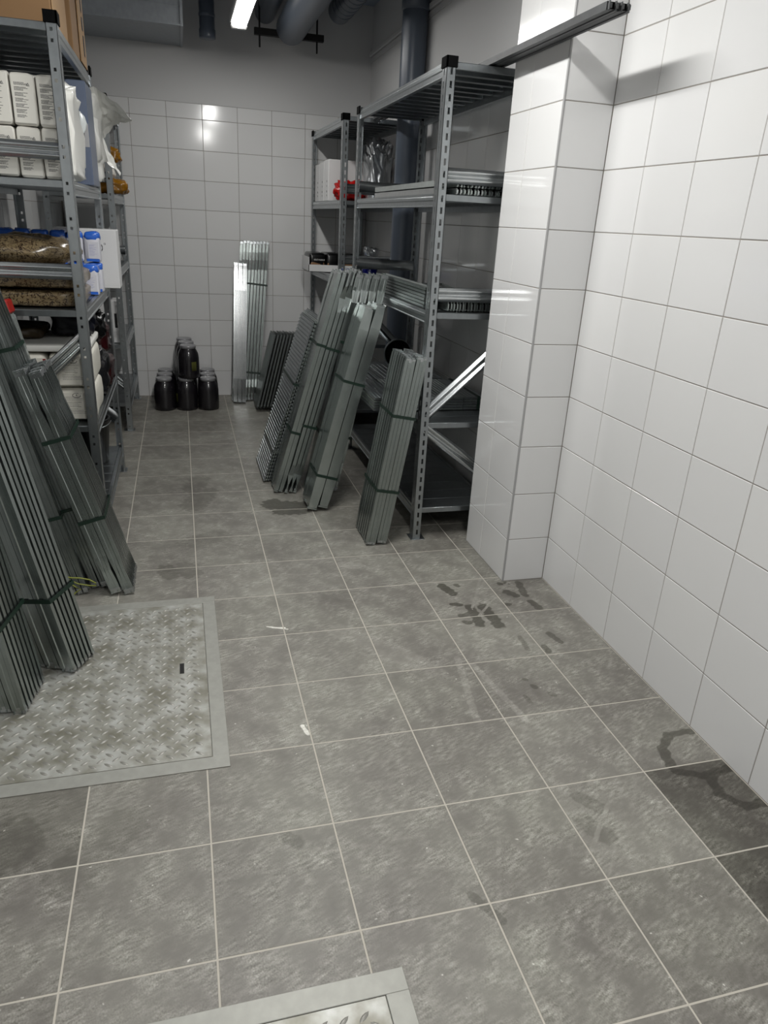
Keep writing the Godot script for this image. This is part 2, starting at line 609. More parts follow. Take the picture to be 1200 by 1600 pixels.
# ---------------------------------------------------------------- bundles of bars
func bar_mesh(L: float, w: float, d: float, dir: float, style: int) -> ArrayMesh:
	# local: x across, y along, z = dir points away from the front
	var key := "bar%.3f_%.3f_%.3f_%s_%s" % [L, w, d, dir, style]
	if cache.has(key): return cache[key]
	var s := begin()
	var g := 0.0025
	var base := [Vector2(0, 0), Vector2(w * 0.3, 0), Vector2(w * 0.36, g), Vector2(w * 0.64, g), Vector2(w * 0.7, 0), Vector2(w, 0), Vector2(w, d), Vector2(w * 0.9, d), Vector2(w * 0.84, d * 0.45), Vector2(w * 0.16, d * 0.45), Vector2(w * 0.1, d), Vector2(0, d)]
	var stations := [[0.0, 0.5, 0.82], [0.03, 0.5, 0.86], [0.1, 0.75, 0.94], [0.17, 1.0, 1.0], [L - 0.19, 1.0, 1.0], [L - 0.11, 0.7, 0.93], [L - 0.03, 0.5, 0.84], [L, 0.5, 0.8]]
	if style == 1:
		stations = [[0.0, 1.0, 1.0], [0.012, 1.0, 1.0], [L - 0.012, 1.0, 1.0], [L, 1.0, 1.0]]
	elif style == 3:
		stations = [[0.0, 0.85, 0.95], [0.02, 0.9, 0.97], [0.09, 1.0, 1.0], [L - 0.1, 1.0, 1.0], [L - 0.03, 0.88, 0.97], [L, 0.8, 0.94]]
	elif style == 2:
		stations = [[0.0, 0.4, 0.9], [0.04, 0.4, 0.9], [0.09, 1.5, 0.8], [0.15, 1.0, 1.0], [L - 0.2, 1.0, 1.0], [L - 0.13, 1.6, 0.78], [L - 0.07, 0.55, 1.0], [L, 0.35, 0.9]]
	var rings := []
	for q in stations:
		var ring := []
		for p in base:
			ring.append(Vector3(w / 2 + (p.x - w / 2) * q[2], q[0], dir * (d * (1.0 - q[1]) * 0.5 + p.y * q[1])))
		rings.append(ring)
	loft(s, rings)
	# pressed hooks on both ends
	for e in [0.0, L]:
		var sgn := 1.0 if e > 0.0 else -1.0
		for k in 2:
			var x := w * (0.22 + 0.56 * k)
			var z := dir * d * 0.5
			bx(s, Vector3(x - w * 0.13, minf(e, e + sgn * 0.009), minf(z - d * 0.28, z + d * 0.28)), Vector3(x + w * 0.13, maxf(e, e + sgn * 0.009), maxf(z - d * 0.28, z + d * 0.28)))
			bx(s, Vector3(x - w * 0.16, minf(e + sgn * 0.004, e + sgn * 0.012), z - d * 0.5), Vector3(x - w * 0.08, maxf(e + sgn * 0.004, e + sgn * 0.012), z + d * 0.5))
	cache[key] = done(s)
	return cache[key]

func bundle(called: String, label: String, base: Vector3, top: Vector3, A: Vector3, w: float, cols: int, S: Vector3, pitch: float, layers: int, straps: Array, style: int, mats: Array, group := "", lift := true, wf := 0.95, df := 0.8) -> Node3D:
	var U := (top - base).normalized()
	var L := base.distance_to(top)
	var X := (A - U * A.dot(U)).normalized()
	var Z := X.cross(U)
	var sg := 1.0 if Z.dot(S) > 0 else -1.0
	var b := Basis(X, U, Z)
	var t := thing(called, label, "metal bars", base, b, group)
	for j in layers:
		for i in cols:
			var lo := 1e9
			for cx in [0.0, w]:
				for cz in [0.0, pitch]:
					lo = minf(lo, (b * Vector3(i * w + cx, 0, sg * (j * pitch + cz))).y)
			var up := (-lo - base.y + 0.012) / U.y if lift else 0.0
			up += rng.randf_range(0.0, 0.008)
			var tw := Basis.from_euler(Vector3(0, rng.randf_range(-0.008, 0.008), rng.randf_range(-0.002, 0.002)))
			part("bar", bar_mesh(L - 0.02, w * wf, pitch * df, sg, style), mats[rng.randi() % mats.size()], t, Vector3(i * w, up, sg * j * pitch), tw)
			if style != 1 and (i == 0 or j == 0 or i == cols - 1):
				for e in 2:
					part("end_fitting", fitting_mesh(w * 0.86, pitch * 0.62), M.zinc_bright, t, Vector3((i + 0.5) * w, up + (L - 0.021 if e else 0.001), sg * (j + 0.43) * pitch), tw * Basis(Vector3.RIGHT, 0.0 if e else PI))
	var W := w * cols + 0.001
	var DD := pitch * layers
	for f in straps:
		var s := begin()
		var y: float = L * f
		var th := 0.0016
		var sw := 0.0065
		var za := -0.0015
		var zb := DD + 0.0005
		for q in [[-0.002, W + 0.002, za - th, za], [-0.002, W + 0.002, zb, zb + th], [-0.002 - th, -0.002, za - th, zb + th], [W + 0.002, W + 0.002 + th, za - th, zb + th]]:
			bx(s, Vector3(q[0], y - sw, minf(sg * q[2], sg * q[3])), Vector3(q[1], y + sw, maxf(sg * q[2], sg * q[3])))
		part("strap", done(s), M.strap, t)
	return t

# pressed end of a bar: an open box with a folded tongue; base at y = 0, opening upwards
func fitting_mesh(w: float, d: float) -> ArrayMesh:
	var key := "fit%.4f_%.4f" % [w, d]
	if not cache.has(key):
		var s := begin()
		var t := 0.0016
		var h := 0.013
		cbox(s, Vector3(-w / 2, -0.008, -d / 2), Vector3(w / 2, h, -d / 2 + t), 0.0005)
		cbox(s, Vector3(-w / 2, -0.008, d / 2 - t), Vector3(w / 2, h * 0.7, d / 2), 0.0005)
		cbox(s, Vector3(-w / 2, -0.008, -d / 2), Vector3(-w / 2 + t, h, d / 2), 0.0005)
		cbox(s, Vector3(w / 2 - t, -0.008, -d / 2), Vector3(w / 2, h * 0.8, d / 2), 0.0005)
		cbox(s, Vector3(-w * 0.2, -0.004, -d * 0.3), Vector3(w * 0.2, h * 0.55, d * 0.3), 0.0012, Transform3D(Basis(Vector3.BACK, 0.35), Vector3.ZERO))
		cache[key] = done(s)
	return cache[key]

# ribbed shelf boards standing in a stack
func board_mesh(L: float, w: float, ribs: int, th: float) -> ArrayMesh:
	var key := "board%.3f_%.3f_%d" % [L, w, ribs]
	if cache.has(key): return cache[key]
	var s := begin()
	var p := L / ribs
	var front := []
	for k in ribs:
		front.append_array([Vector2(k * p, 0), Vector2(k * p + p * 0.45, 0), Vector2(k * p + p * 0.6, th * 0.55), Vector2(k * p + p * 0.85, th * 0.55)])
	front.append(Vector2(L, 0))
	for k in front.size() - 1:
		var a: Vector2 = front[k]
		var b: Vector2 = front[k + 1]
		qn(s, Vector3(0, a.x, a.y), Vector3(0, b.x, b.y), Vector3(w, b.x, b.y), Vector3(w, a.x, a.y), Vector3(0, 0, -1))
		for x in [0.0, w]:
			qn(s, Vector3(x, a.x, a.y), Vector3(x, b.x, b.y), Vector3(x, b.x, th * 0.75), Vector3(x, a.x, th * 0.75), Vector3(x - w / 2, 0, 0))
	qn(s, Vector3(0, 0, th * 0.75), Vector3(0, L, th * 0.75), Vector3(w, L, th * 0.75), Vector3(w, 0, th * 0.75), Vector3(0, 0, 1))
	for y in [0.0, L]:
		qn(s, Vector3(0, y, 0), Vector3(w, y, 0), Vector3(w, y, th * 0.75), Vector3(0, y, th * 0.75), Vector3(0, y - L / 2, 0))
	cache[key] = done(s)
	return cache[key]

# ---------------------------------------------------------------- lamps
func ceiling_lamp(z0: float, z1: float, energy: float, label: String) -> void:
	var x := 0.43
	var y := 2.47
	var L := z1 - z0
	var t := thing("ceiling_lamp", label, "lamp", Vector3(x, y, (z0 + z1) / 2), Basis.IDENTITY, "batten lamps under the ceiling")
	var s := begin()
	cbox(s, Vector3(-0.055, 0.015, -L / 2), Vector3(0.055, 0.06, L / 2), 0.006)
	part("housing", done(s), M.lamp_body, t)
	s = begin(true)
	var prof := []
	for k in 13:
		var a := PI + PI * k / 12
		prof.append(Vector2(cos(a) * 0.048, 0.016 + sin(a) * 0.03))
	extrude(s, prof, Vector3(0, 0, -L / 2 + 0.05), Vector3(1, 0, 0), Vector3.UP, Vector3(0, 0, L - 0.1))
	part("diffuser", done(s), M.lamp_glow, t)
	for e in [-1, 1]:
		s = begin()
		var z: float = L / 2 * e
		cbox(s, Vector3(-0.05, -0.014, minf(z, z - 0.05 * e)), Vector3(0.05, 0.016, maxf(z, z - 0.05 * e)), 0.008)
		part("end_cap", done(s), M.lamp_cap, t)
	for e in [-1, 1]:
		s = begin()
		bx(s, Vector3(-0.004, 0.06, L * 0.35 * e - 0.004), Vector3(0.004, CEIL - y, L * 0.35 * e + 0.004))
		part("hanger", done(s), M.lamp_body, t)
	var l := AreaLight3D.new()
	l.name = "lamp_light"
	l.area_size = Vector2(0.09, L - 0.1)
	l.light_color = Color(1.0, 0.997, 0.985)
	l.light_energy = energy
	l.shadow_enabled = true
	l.position = Vector3(0, -0.02, 0)
	l.rotation_degrees = Vector3(-90, 0, 0)
	l.area_range = 14.0
	l.area_attenuation = 2.0
	t.add_child(l, true)

func materials() -> void:
	M.zinc = metal_mat(Color(0.64, 0.66, 0.67), 0.30, 11)
	M.zinc_bright = metal_mat(Color(0.74, 0.755, 0.76), 0.22, 12)
	M.zinc_shelf = metal_mat(Color(0.58, 0.60, 0.61), 0.30, 13)
	M.bar_a = metal_mat(Color(0.60, 0.63, 0.62), 0.27, 14)
	M.bar_b = metal_mat(Color(0.66, 0.69, 0.68), 0.24, 15)
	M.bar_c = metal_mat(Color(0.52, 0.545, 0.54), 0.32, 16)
	M.bar_bright = metal_mat(Color(0.72, 0.74, 0.74), 0.20, 17)
	M.rail = metal_mat(Color(0.36, 0.365, 0.37), 0.45, 29)
	M.wrap = metal_mat(Color(0.62, 0.645, 0.635), 0.14, 30)
	M.wrap.metallic = 0.45
	M.foil = metal_mat(Color(0.74, 0.75, 0.75), 0.17, 18)
	M.black = mat(Color(0.016, 0.016, 0.018), 0.8)
	M.black.metallic_specular = 0.2
	M.strap = mat(Color(0.03, 0.13, 0.09), 0.45)
	M.lamp_body = mat(gray(0.75), 0.5)
	M.lamp_glow = mat(gray(0.9), 0.4)
	M.lamp_glow.emission_enabled = true
	M.lamp_glow.emission = Color(1.0, 0.99, 0.97)
	M.lamp_glow.emission_energy_multiplier = 14.0
	M.lamp_cap = mat(gray(0.8), 0.3)
	M.plaster = mat(Color(0.77, 0.77, 0.77), 0.85)
	M.grout_wall = mat(Color(0.55, 0.53, 0.505), 0.9)
	M.grout_floor = mat(Color(0.69, 0.67, 0.63), 0.9)
	M.tiles = []
	for k in 3:
		var m := mat(Color(0.83 + 0.006 * k, 0.83 + 0.006 * k, 0.83 + 0.005 * k), 0.10)
		M.tiles.append(m)
	M.ceiling = mat(Color(0.60, 0.635, 0.69), 0.9)
	M.pipe = mat(Color(0.30, 0.33, 0.375), 0.33)
	M.duct = metal_mat(Color(0.62, 0.64, 0.66), 0.5, 19)
	M.duct.metallic = 0.2
	M.dark = mat(Color(0.05, 0.05, 0.055), 0.7)
	M.plate = metal_mat(Color(0.60, 0.60, 0.575), 0.5, 21)
	M.plate.metallic = 0.35
	M.trim = mat(Color(0.60, 0.60, 0.60), 0.4)
	M.card = mat(Color(0.52, 0.40, 0.27), 0.8)
	M.card_side = mat(Color(0.60, 0.48, 0.34), 0.8)
	M.white_card = mat(Color(0.84, 0.84, 0.84), 0.6)
	M.white_film = mat(Color(0.84, 0.84, 0.82), 0.3)
	M.ink = mat(Color(0.08, 0.08, 0.09), 0.6)

func room() -> void:
	# floor: grout bed with single tiles
	var fl := struct("floor", slab(Vector3(XL - 0.2, -0.12, ZB - 0.2), Vector3(XR + 0.2, -0.0007, ZF + 0.2)), M.grout_floor)
	var zsplit := FZ0 - 6 * SZ
	var wet := []
	for q in STAINS: wet.append([Vector2(q[0], q[1]), Vector2(q[2], q[3]), q[4], q[5]])
	rng.seed = 99
	for k in 230:     # plaster specks and scuffs
		var p := Vector2(rng.randf_range(-0.8, 1.44), rng.randf_range(-2.9, -0.5))
		var d := Vector2.from_angle(rng.randf() * TAU) * rng.randf_range(0.0, 0.004)
		wet.append([p, p + d, rng.randf_range(0.0008, 0.002), rng.randf_range(1.12, 1.32)])
	for k in 26:
		var p := Vector2(rng.randf_range(-0.3, 1.3), rng.randf_range(-2.6, -0.6))
		var d := Vector2(rng.randf_range(0.05, 0.25), rng.randf_range(-0.25, -0.02))
		wet.append([p, p + d, rng.randf_range(0.003, 0.007), rng.randf_range(1.015, 1.03)])
	var near := floor_material(Rect2(-0.80, zsplit, 2.25, 2.3648), 1500, 1536, 5, wet)
	var far := floor_material(Rect2(-0.80, -5.96, 2.25, 5.96 + zsplit), 768, 1080, 6, wet)
	var us := steps(XL, FX0 - 2 * SX + SX, SX, XR)
	rng.seed = 3
	var zs_far := steps(-5.9476, FZ0 - 16 * SZ, SZ, zsplit)
	var zs_near := steps(zsplit, zsplit + SZ, SZ, FZ0 + 3 * SZ)
	tile_field(fl, Vector3.ZERO, Vector3(1, 0, 0), Vector3(0, 0, -1), us, rev_list(zs_far), 0.0042, [far], 0.0008, 0.0005)
	tile_field(fl, Vector3.ZERO, Vector3(1, 0, 0), Vector3(0, 0, -1), us, rev_list(zs_near), 0.0042, [near], 0.0008, 0.0005)
	var plain := mat(Color(0.475, 0.47, 0.445), 0.5)
	tile_field(fl, Vector3.ZERO, Vector3(1, 0, 0), Vector3(0, 0, -1), us, rev_list(steps(FZ0 + 3 * SZ, FZ0 + 4 * SZ, SZ, ZF)), 0.0042, [plain], 0.0008, 0.0005)

	# ceiling
	struct("ceiling", slab(Vector3(XL - 0.2, CEIL, ZB - 0.2), Vector3(XR + 0.2, CEIL + 0.15, ZF + 0.2)), M.ceiling)

	var g := 0.0015
	var tl: float = 0.0035
	# back wall
	var wb := struct("wall_back", slab(Vector3(XL - 0.2, -0.05, ZB - 0.2), Vector3(XR + 0.2, CEIL, ZB - g)), M.grout_wall)
	tile_field(wb, Vector3(0, 0, ZB), Vector3(1, 0, 0), Vector3.UP, steps(XL, -0.2879 - 2 * 0.2479, 0.2479, XR), steps(0.0, 0.2009, 0.2, 2.1), 0.0028, M.tiles, tl)
	part("plaster", slab(Vector3(XL, 2.1, ZB - 0.01), Vector3(XR, CEIL, ZB + 0.002)), M.plaster, wb)
	# right wall, near stretch
	var vs := steps(0.0, 0.193, 0.2, 2.393)
	var wr := struct("wall_right", slab(Vector3(XR + g, -0.05, ZP - 0.1), Vector3(XR + 0.2, CEIL, ZF + 0.2)), M.grout_wall)
	tile_field(wr, Vector3(XR, 0, ZP), Vector3(0, 0, 1), Vector3.UP, [0.0, 0.2406, 0.4923, 0.744, 0.9957, 1.2474, 1.4991, 1.7508, 2.0025, 2.2542, 2.506, 2.758], vs, 0.0028, M.tiles, tl)
	part("plaster", slab(Vector3(XR - 0.002, 2.393, ZP), Vector3(XR + 0.01, CEIL, ZF)), M.plaster, wr)
	part("plaster", slab(Vector3(XR - 0.002, 0, ZP + 2.758), Vector3(XR + 0.01, 2.393, ZF)), M.plaster, wr)
	# recess wall behind the right-hand racks
	var wa := struct("wall_recess", slab(Vector3(XR + g, -0.05, ZB - 0.2), Vector3(XR + 0.2, CEIL, ZQ + 0.1)), M.grout_wall)
	tile_field(wa, Vector3(XR, 0, ZB), Vector3(0, 0, 1), Vector3.UP, steps(0.0, 0.12, 0.2517, ZQ - ZB), steps(0.0, 0.193, 0.2, 2.1), 0.0028, M.tiles, tl)
	part("plaster", slab(Vector3(XR - 0.002, 2.1, ZB), Vector3(XR + 0.01, CEIL, ZQ)), M.plaster, wa)
	# pillar
	var wp := struct("wall_pillar", slab(Vector3(XP + g, -0.05, ZQ + g), Vector3(XR + 0.05, CEIL, ZP - g)), M.grout_wall)
	tile_field(wp, Vector3(XP, 0, ZP), Vector3(1, 0, 0), Vector3.UP, [0.004, XR - XP], vs, 0.0028, M.tiles, tl)
	tile_field(wp, Vector3(XP, 0, ZQ), Vector3(0, 0, 1), Vector3.UP, [0.0, 0.17, ZP - ZQ - 0.004], vs, 0.0028, M.tiles, tl)
	tile_field(wp, Vector3(XR, 0, ZQ), Vector3(-1, 0, 0), Vector3.UP, [0.0, XR - XP - 0.004], vs, 0.0028, M.tiles, tl)
	part("plaster", slab(Vector3(XP, 2.393, ZQ), Vector3(XR, CEIL, ZP)), M.plaster, wp)
	var s := begin()
	cbox(s, Vector3(XP - 0.0012, 0, ZP - 0.006), Vector3(XP + 0.007, 2.393, ZP + 0.0014), 0.002)
	struct("trim_1", done(s), M.trim)
	# painted ledge high on the recess wall
	s = begin()
	cbox(s, Vector3(XR - 0.022, 2.505, ZB), Vector3(XR, 2.535, -4.2), 0.004)
	bx(s, Vector3(XR - 0.010, 2.47, ZB), Vector3(XR, 2.50, -4.2))
	struct("trim_2", done(s), M.plaster)
	# left wall and the wall behind the camera
	var wl := struct("wall_left", slab(Vector3(XL - 0.2, -0.05, ZB - 0.2), Vector3(XL - g, CEIL, ZF + 0.2)), M.grout_wall)
	tile_field(wl, Vector3(XL, 0, -1.6), Vector3(0, 0, -1), Vector3.UP, steps(0.0, 0.11, 0.2517, -1.6 - ZB), steps(0.0, 0.195, 0.2, 2.1), 0.0028, M.tiles, tl)
	part("plaster", slab(Vector3(XL - 0.01, 2.1, ZB), Vector3(XL + 0.002, CEIL, ZF)), M.plaster, wl)
	part("plaster", slab(Vector3(XL - 0.01, 0, -1.6), Vector3(XL + 0.002, 2.1, ZF)), M.plaster, wl)
	struct("wall_front", slab(Vector3(XL - 0.2, -0.05, ZF), Vector3(XR + 0.2, CEIL, ZF + 0.2)), M.plaster)

func floor_hatch(label: String, x0: float, x1: float, z0: float, z1: float, fw: float, slot: Array, lug: float) -> void:
	# z0 far edge, z1 near edge
	var t := thing("floor_hatch", label, "floor hatch", Vector3(x1, 0, z0))
	var o := Vector3(x1, 0, z0)
	var s := begin()
	var y := 0.0035
	cbox(s, Vector3(x0, 0, z0) - o, Vector3(x1, y, z0 + fw) - o, 0.001)
	cbox(s, Vector3(x0, 0, z1 - fw) - o, Vector3(x1, y, z1) - o, 0.001)
	cbox(s, Vector3(x1 - fw, 0, z0 + fw) - o, Vector3(x1, y, z1 - fw) - o, 0.001)
	cbox(s, Vector3(x0, 0, z0 + fw) - o, Vector3(x0 + fw, y, z1 - fw) - o, 0.001)
	part("frame", done(s), M.plate, t)
	# lid with a lifting slot
	s = begin()
	var gp := 0.002
	var a := Vector2(x0 + fw + gp, z0 + fw + gp)
	var b := Vector2(x1 - fw - gp, z1 - fw - gp)
	var ly := 0.0028
	if slot.is_empty():
		bx(s, Vector3(a.x, 0, a.y) - o, Vector3(b.x, ly, b.y) - o)
	else:
		var q0 := Vector2(slot[0], slot[1])
		var q1 := Vector2(slot[2], slot[3])
		bx(s, Vector3(a.x, 0, a.y) - o, Vector3(b.x, ly, q0.y) - o)
		bx(s, Vector3(a.x, 0, q1.y) - o, Vector3(b.x, ly, b.y) - o)
		bx(s, Vector3(a.x, 0, q0.y) - o, Vector3(q0.x, ly, q1.y) - o)
		bx(s, Vector3(q1.x, 0, q0.y) - o, Vector3(b.x, ly, q1.y) - o)
	var lid := part("lid", done(s), M.plate_top, t)
	# raised tread lugs
	s = begin(true)
	var p := lug
	var nx := int((b.x - a.x) / p)
	var nz := int((b.y - a.y) / p)
	for j in nz:
		for i in nx:
			var c := Vector3(a.x + (i + 0.5) * p, ly, a.y + (j + 0.5) * p)
			if not slot.is_empty() and c.x > slot[0] - 0.016 and c.x < slot[2] + 0.016 and c.z > slot[1] - 0.014 and c.z < slot[3] + 0.014: continue
			if c.x < a.x + 0.016 or c.x > b.x - 0.016 or c.z < a.y + 0.016 or c.z > b.y - 0.016: continue
			if (i + j) % 2 == 1: continue
			var an := 0.66 if j % 2 == 0 else -0.66
			var d := Vector3(cos(an), 0, sin(an)) * p * 0.74
			var n := Vector3(-sin(an), 0, cos(an)) * p * 0.24
			var up := Vector3(0, 0.0036, 0)
			var prof := [c - o - d, c - o - d * 0.5 + n * 0.8, c - o + n, c - o + d * 0.5 + n * 0.8, c - o + d, c - o + d * 0.5 - n * 0.8, c - o - n, c - o - d * 0.5 - n * 0.8]
			for k in 8:
				tn(s, prof[k], prof[(k + 1) % 8], c - o + up + (d * 0.35 if k in [2, 3, 4, 5] else d * -0.35), Vector3.UP)
			tn(s, prof[2], c - o + up + d * 0.35, c - o + up - d * 0.35, Vector3.UP)
			tn(s, prof[6], c - o + up + d * 0.35, c - o + up - d * 0.35, Vector3.UP)
	var lg := part("tread", done(s), M.plate_lug, lid)
	lg.set_meta("kind", "stuff")
	if not slot.is_empty():
		s = begin()
		bx(s, Vector3(slot[0] - 0.002, -0.0005, slot[1] - 0.002) - o, Vector3(slot[2] + 0.002, 0.0004, slot[3] + 0.002) - o)
		part("slot", done(s), M.dark, t)

func ceiling_fittings() -> void:
	# sheet-metal duct across the back wall
	var t := thing("air_duct", "grey sheet-metal duct boxed along the top of the back wall, left", "duct", Vector3(0.09, 2.44, ZB))
	var s := begin()
	bx(s, Vector3(XL - 0.09, 0, 0.004), Vector3(0, 0.19, 0.62))
	part("duct_body", done(s), M.duct, t)
	s = begin()
	bx(s, Vector3(-0.012, -0.006, 0.0), Vector3(0.004, 0.196, 0.63))
	bx(s, Vector3(XL - 0.09, -0.003, 0.615), Vector3(0, 0.006, 0.628))
	bx(s, Vector3(XL - 0.09, 0.10, 0.615), Vector3(0, 0.104, 0.625))
	part("flange", done(s), M.duct, t)
	# short capped vertical pipe
	t = thing("drain_pipe", "short capped grey pipe hanging straight down from the ceiling", "pipe", Vector3(0.25, 2.44, -5.62))
	s = begin(true)
	lathe(s, [Vector2(0, 0), Vector2(0.05, 0), Vector2(0.053, 0.006), Vector2(0.053, 0.05), Vector2(0.049, 0.055), Vector2(0.049, CEIL - 2.44)], 24)
	part("pipe", done(s), M.pipe, t)
	s = begin(true)
	lathe(s, [Vector2(0.049, 0.12), Vector2(0.052, 0.122), Vector2(0.052, 0.14), Vector2(0.049, 0.142)], 24)
	part("collar", done(s), M.pipe, t)
	# large pipe under the ceiling with its hanger
	t = thing("ceiling_pipe", "thick grey pipe running under the ceiling towards the back wall", "pipe", Vector3(0.80, 2.56, ZB))
	s = begin(true)
	tube(s, [Vector3(0, 0, 0.30), Vector3(0, 0, 2.0), Vector3(0, 0, 4.2)], 0.098, 28)
	part("pipe", done(s), M.pipe, t)
	s = begin()
	bx(s, Vector3(-0.24, -0.05, 0.24), Vector3(0.23, -0.01, 0.28))
	part("hanger_rail", done(s), M.dark, t)
	for x in [-0.205, 0.185]:
		s = begin(true)
		tube(s, [Vector3(x, -0.12, 0.26), Vector3(x, CEIL - 2.56, 0.26)], 0.006, 8)
		part("threaded_rod", done(s), M.dark, t)
	t = thing("ceiling_pipe", "thinner ribbed grey pipe beside the thick ceiling pipe", "pipe", Vector3(1.10, 2.66, ZB))
	s = begin(true)
	tube(s, [Vector3(0, 0, 0.45), Vector3(0, 0, 4.2)], 0.075, 24)
	part("pipe", done(s), M.pipe, t)
	s = begin(true)
	for k in 8:
		lathe(s, [Vector2(0.075, -0.006), Vector2(0.079, 0), Vector2(0.075, 0.006)], 24, Transform3D(Basis(Vector3.RIGHT, PI / 2), Vector3(0, 0, 0.6 + k * 0.09)))
	part("rib", done(s), M.pipe, t)
	t = thing("ceiling_pipe", "grey pipe between the lamp and the thick ceiling pipe", "pipe", Vector3(0.66, 2.70, ZB))
	s = begin(true)
	tube(s, [Vector3(0, 0, 0.004), Vector3(0, 0, 4.2)], 0.07, 24)
	part("pipe", done(s), M.pipe, t)
	# standing pipe between the right racks
	t = thing("down_pipe", "dark grey vertical waste pipe between the two right racks", "pipe", Vector3(1.358, 0, -4.60))
	s = begin(true)
	lathe(s, [Vector2(0.074, 0.0), Vector2(0.074, CEIL)], 32)
	part("pipe", done(s), M.pipe, t)
	s = begin(true)
	lathe(s, [Vector2(0.074, 2.50), Vector2(0.081, 2.505), Vector2(0.081, 2.60), Vector2(0.074, 2.605)], 32)
	part("socket", done(s), M.pipe, t)

func bar_bundles() -> void:
	var G := "strapped bundles of zinc bars leaning on the racks"
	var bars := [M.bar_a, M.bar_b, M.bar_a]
	var dk := [M.bar_c, M.bar_a]
	rng.seed = 77
	var X := Vector3(1, 0, 0)
	var NZ := Vector3(0, 0, -1)
	# right side, near to far
	bundle("bar_bundle", "short bundle of zinc bars in two rows, leaning on the near right rack post", Vector3(0.759, 0, -2.89), Vector3(0.900, 0.85, -2.90), X, 0.0495, 2, NZ, 0.033, 7, [0.32, 0.72], 3, bars, G, true, 0.96, 0.72)
	bundle("bar_bundle", "bundle of broad flat zinc bars standing over the puddle, second from the pillar", Vector3(0.556, 0, -3.325), Vector3(0.823, 1.0, -3.36), NZ, 0.2, 1, X, 0.053, 2, [0.2, 0.67], 3, [M.bar_b, M.bar_a], G, true, 0.99, 0.93)
	bundle("bar_bundle", "taller bundle of zinc bars with shiny pinched ends behind the bundle over the puddle", Vector3(0.60, 0, -3.60), Vector3(0.838, 1.13, -3.62), X, 0.042, 4, NZ, 0.03, 4, [0.3, 0.72], 2, bars, G)
	bundle("bar_bundle", "tall bundle of broad zinc bars beside the ribbed shelf boards", Vector3(0.424, 0, -3.615), Vector3(0.748, 1.14, -3.63), NZ, 0.185, 1, X, 0.024, 2, [0.3, 0.7], 3, bars, G, true, 0.99, 0.92)
	bundle("bar_bundle", "narrow bundle of zinc bars squeezed between two broad bundles on the right", Vector3(0.478, 0, -3.60), Vector3(0.800, 1.15, -3.62), NZ, 0.12, 1, X, 0.023, 3, [0.33, 0.68], 2, [M.bar_a], G)
	# ribbed boards
	var U := Vector3(0.272, 0.885, 0.0).normalized()
	var b := Basis(Vector3(0, 0, -1), U, Vector3(0, 0, -1).cross(U))
	var t := thing("shelf_board_stack", "stack of ribbed zinc shelf boards standing on end against the bar bundles", "shelf boards", Vector3(0.39, 0.012, -3.80), b)
	for k in 5:
		part("board", board_mesh(0.915 + 0.012 * (k % 3), 0.41, 46, 0.011), [M.zinc_shelf, M.bar_b][k % 2], t, Vector3(0.004 * (k % 2), 0.004 * k, 0.011 * k))
	for f in [0.2, 0.62]:
		var s := begin()
		bx(s, Vector3(-0.002, 0.92 * f - 0.006, -0.003), Vector3(0.0, 0.92 * f + 0.006, 0.056))
		bx(s, Vector3(-0.002, 0.92 * f - 0.006, -0.003), Vector3(0.414, 0.92 * f + 0.006, -0.001))
		part("strap", done(s), M.strap if f > 0.5 else M.bar_c, t)
	# dark folded panels
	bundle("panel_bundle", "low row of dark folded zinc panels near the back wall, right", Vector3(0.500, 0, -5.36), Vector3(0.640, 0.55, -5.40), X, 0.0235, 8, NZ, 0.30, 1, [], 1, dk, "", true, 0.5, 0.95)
	# against the back wall
	bundle("tube_bundle", "nine zinc tubes with flattened wavy ends strapped upright against the back wall", Vector3(0.345, 0, -5.72), Vector3(0.452, 1.19, -5.895), X, 0.0245, 9, NZ, 0.036, 1, [0.2, 0.76], 2, [M.bar_a, M.bar_b], "", true, 0.72, 0.8)
	bundle("wrapped_bundle", "shiny film-wrapped bundle of bars in front of the upright tubes", Vector3(0.352, 0, -5.64), Vector3(0.396, 1.03, -5.835), X, 0.0335, 3, NZ, 0.045, 1, [], 0, [M.foil], "")
	# left side
	bundle("bar_bundle", "bundle of many thin zinc bars leaning left, nearest the left rack post", Vector3(-0.318, 0, -2.592), Vector3(-0.555, 0.85, -2.60), X, 0.045, 2, NZ, 0.0185, 12, [0.36, 0.72], 2, [M.bar_a, M.bar_b], G, true, 0.95, 0.55)
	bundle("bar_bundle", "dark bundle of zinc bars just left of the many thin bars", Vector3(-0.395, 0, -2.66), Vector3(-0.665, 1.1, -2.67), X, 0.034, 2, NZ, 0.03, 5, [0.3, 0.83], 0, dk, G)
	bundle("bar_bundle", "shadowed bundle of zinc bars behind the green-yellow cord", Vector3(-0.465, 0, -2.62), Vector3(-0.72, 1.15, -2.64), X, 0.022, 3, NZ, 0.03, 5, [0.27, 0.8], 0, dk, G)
	var XW := Vector3(0.80, 0, 0.40)
	bundle("bar_bundle", "broad bundle of zinc bars standing on the floor hatch, with two strap ends", Vector3(-0.525, 0, -2.15), Vector3(-0.752, 1.22, -2.17), XW, 0.0525, 3, Vector3(0.4, 0, -0.8), 0.0195, 6, [0.2, 0.75], 3, [M.bar_b, M.bar_b, M.bar_a], G, true, 0.96, 0.62)
	bundle("bar_bundle", "bundle of zinc bars at the left edge, nearest of all on the hatch", Vector3(-0.575, 0, -1.915), Vector3(-0.70, 1.0, -1.925), Vector3(0.8, 0, 0.15), 0.04, 2, Vector3(0.15, 0, -0.8), 0.0235, 7, [0.28, 0.75], 3, [M.bar_b, M.bar_a], G, true, 0.96, 0.62)

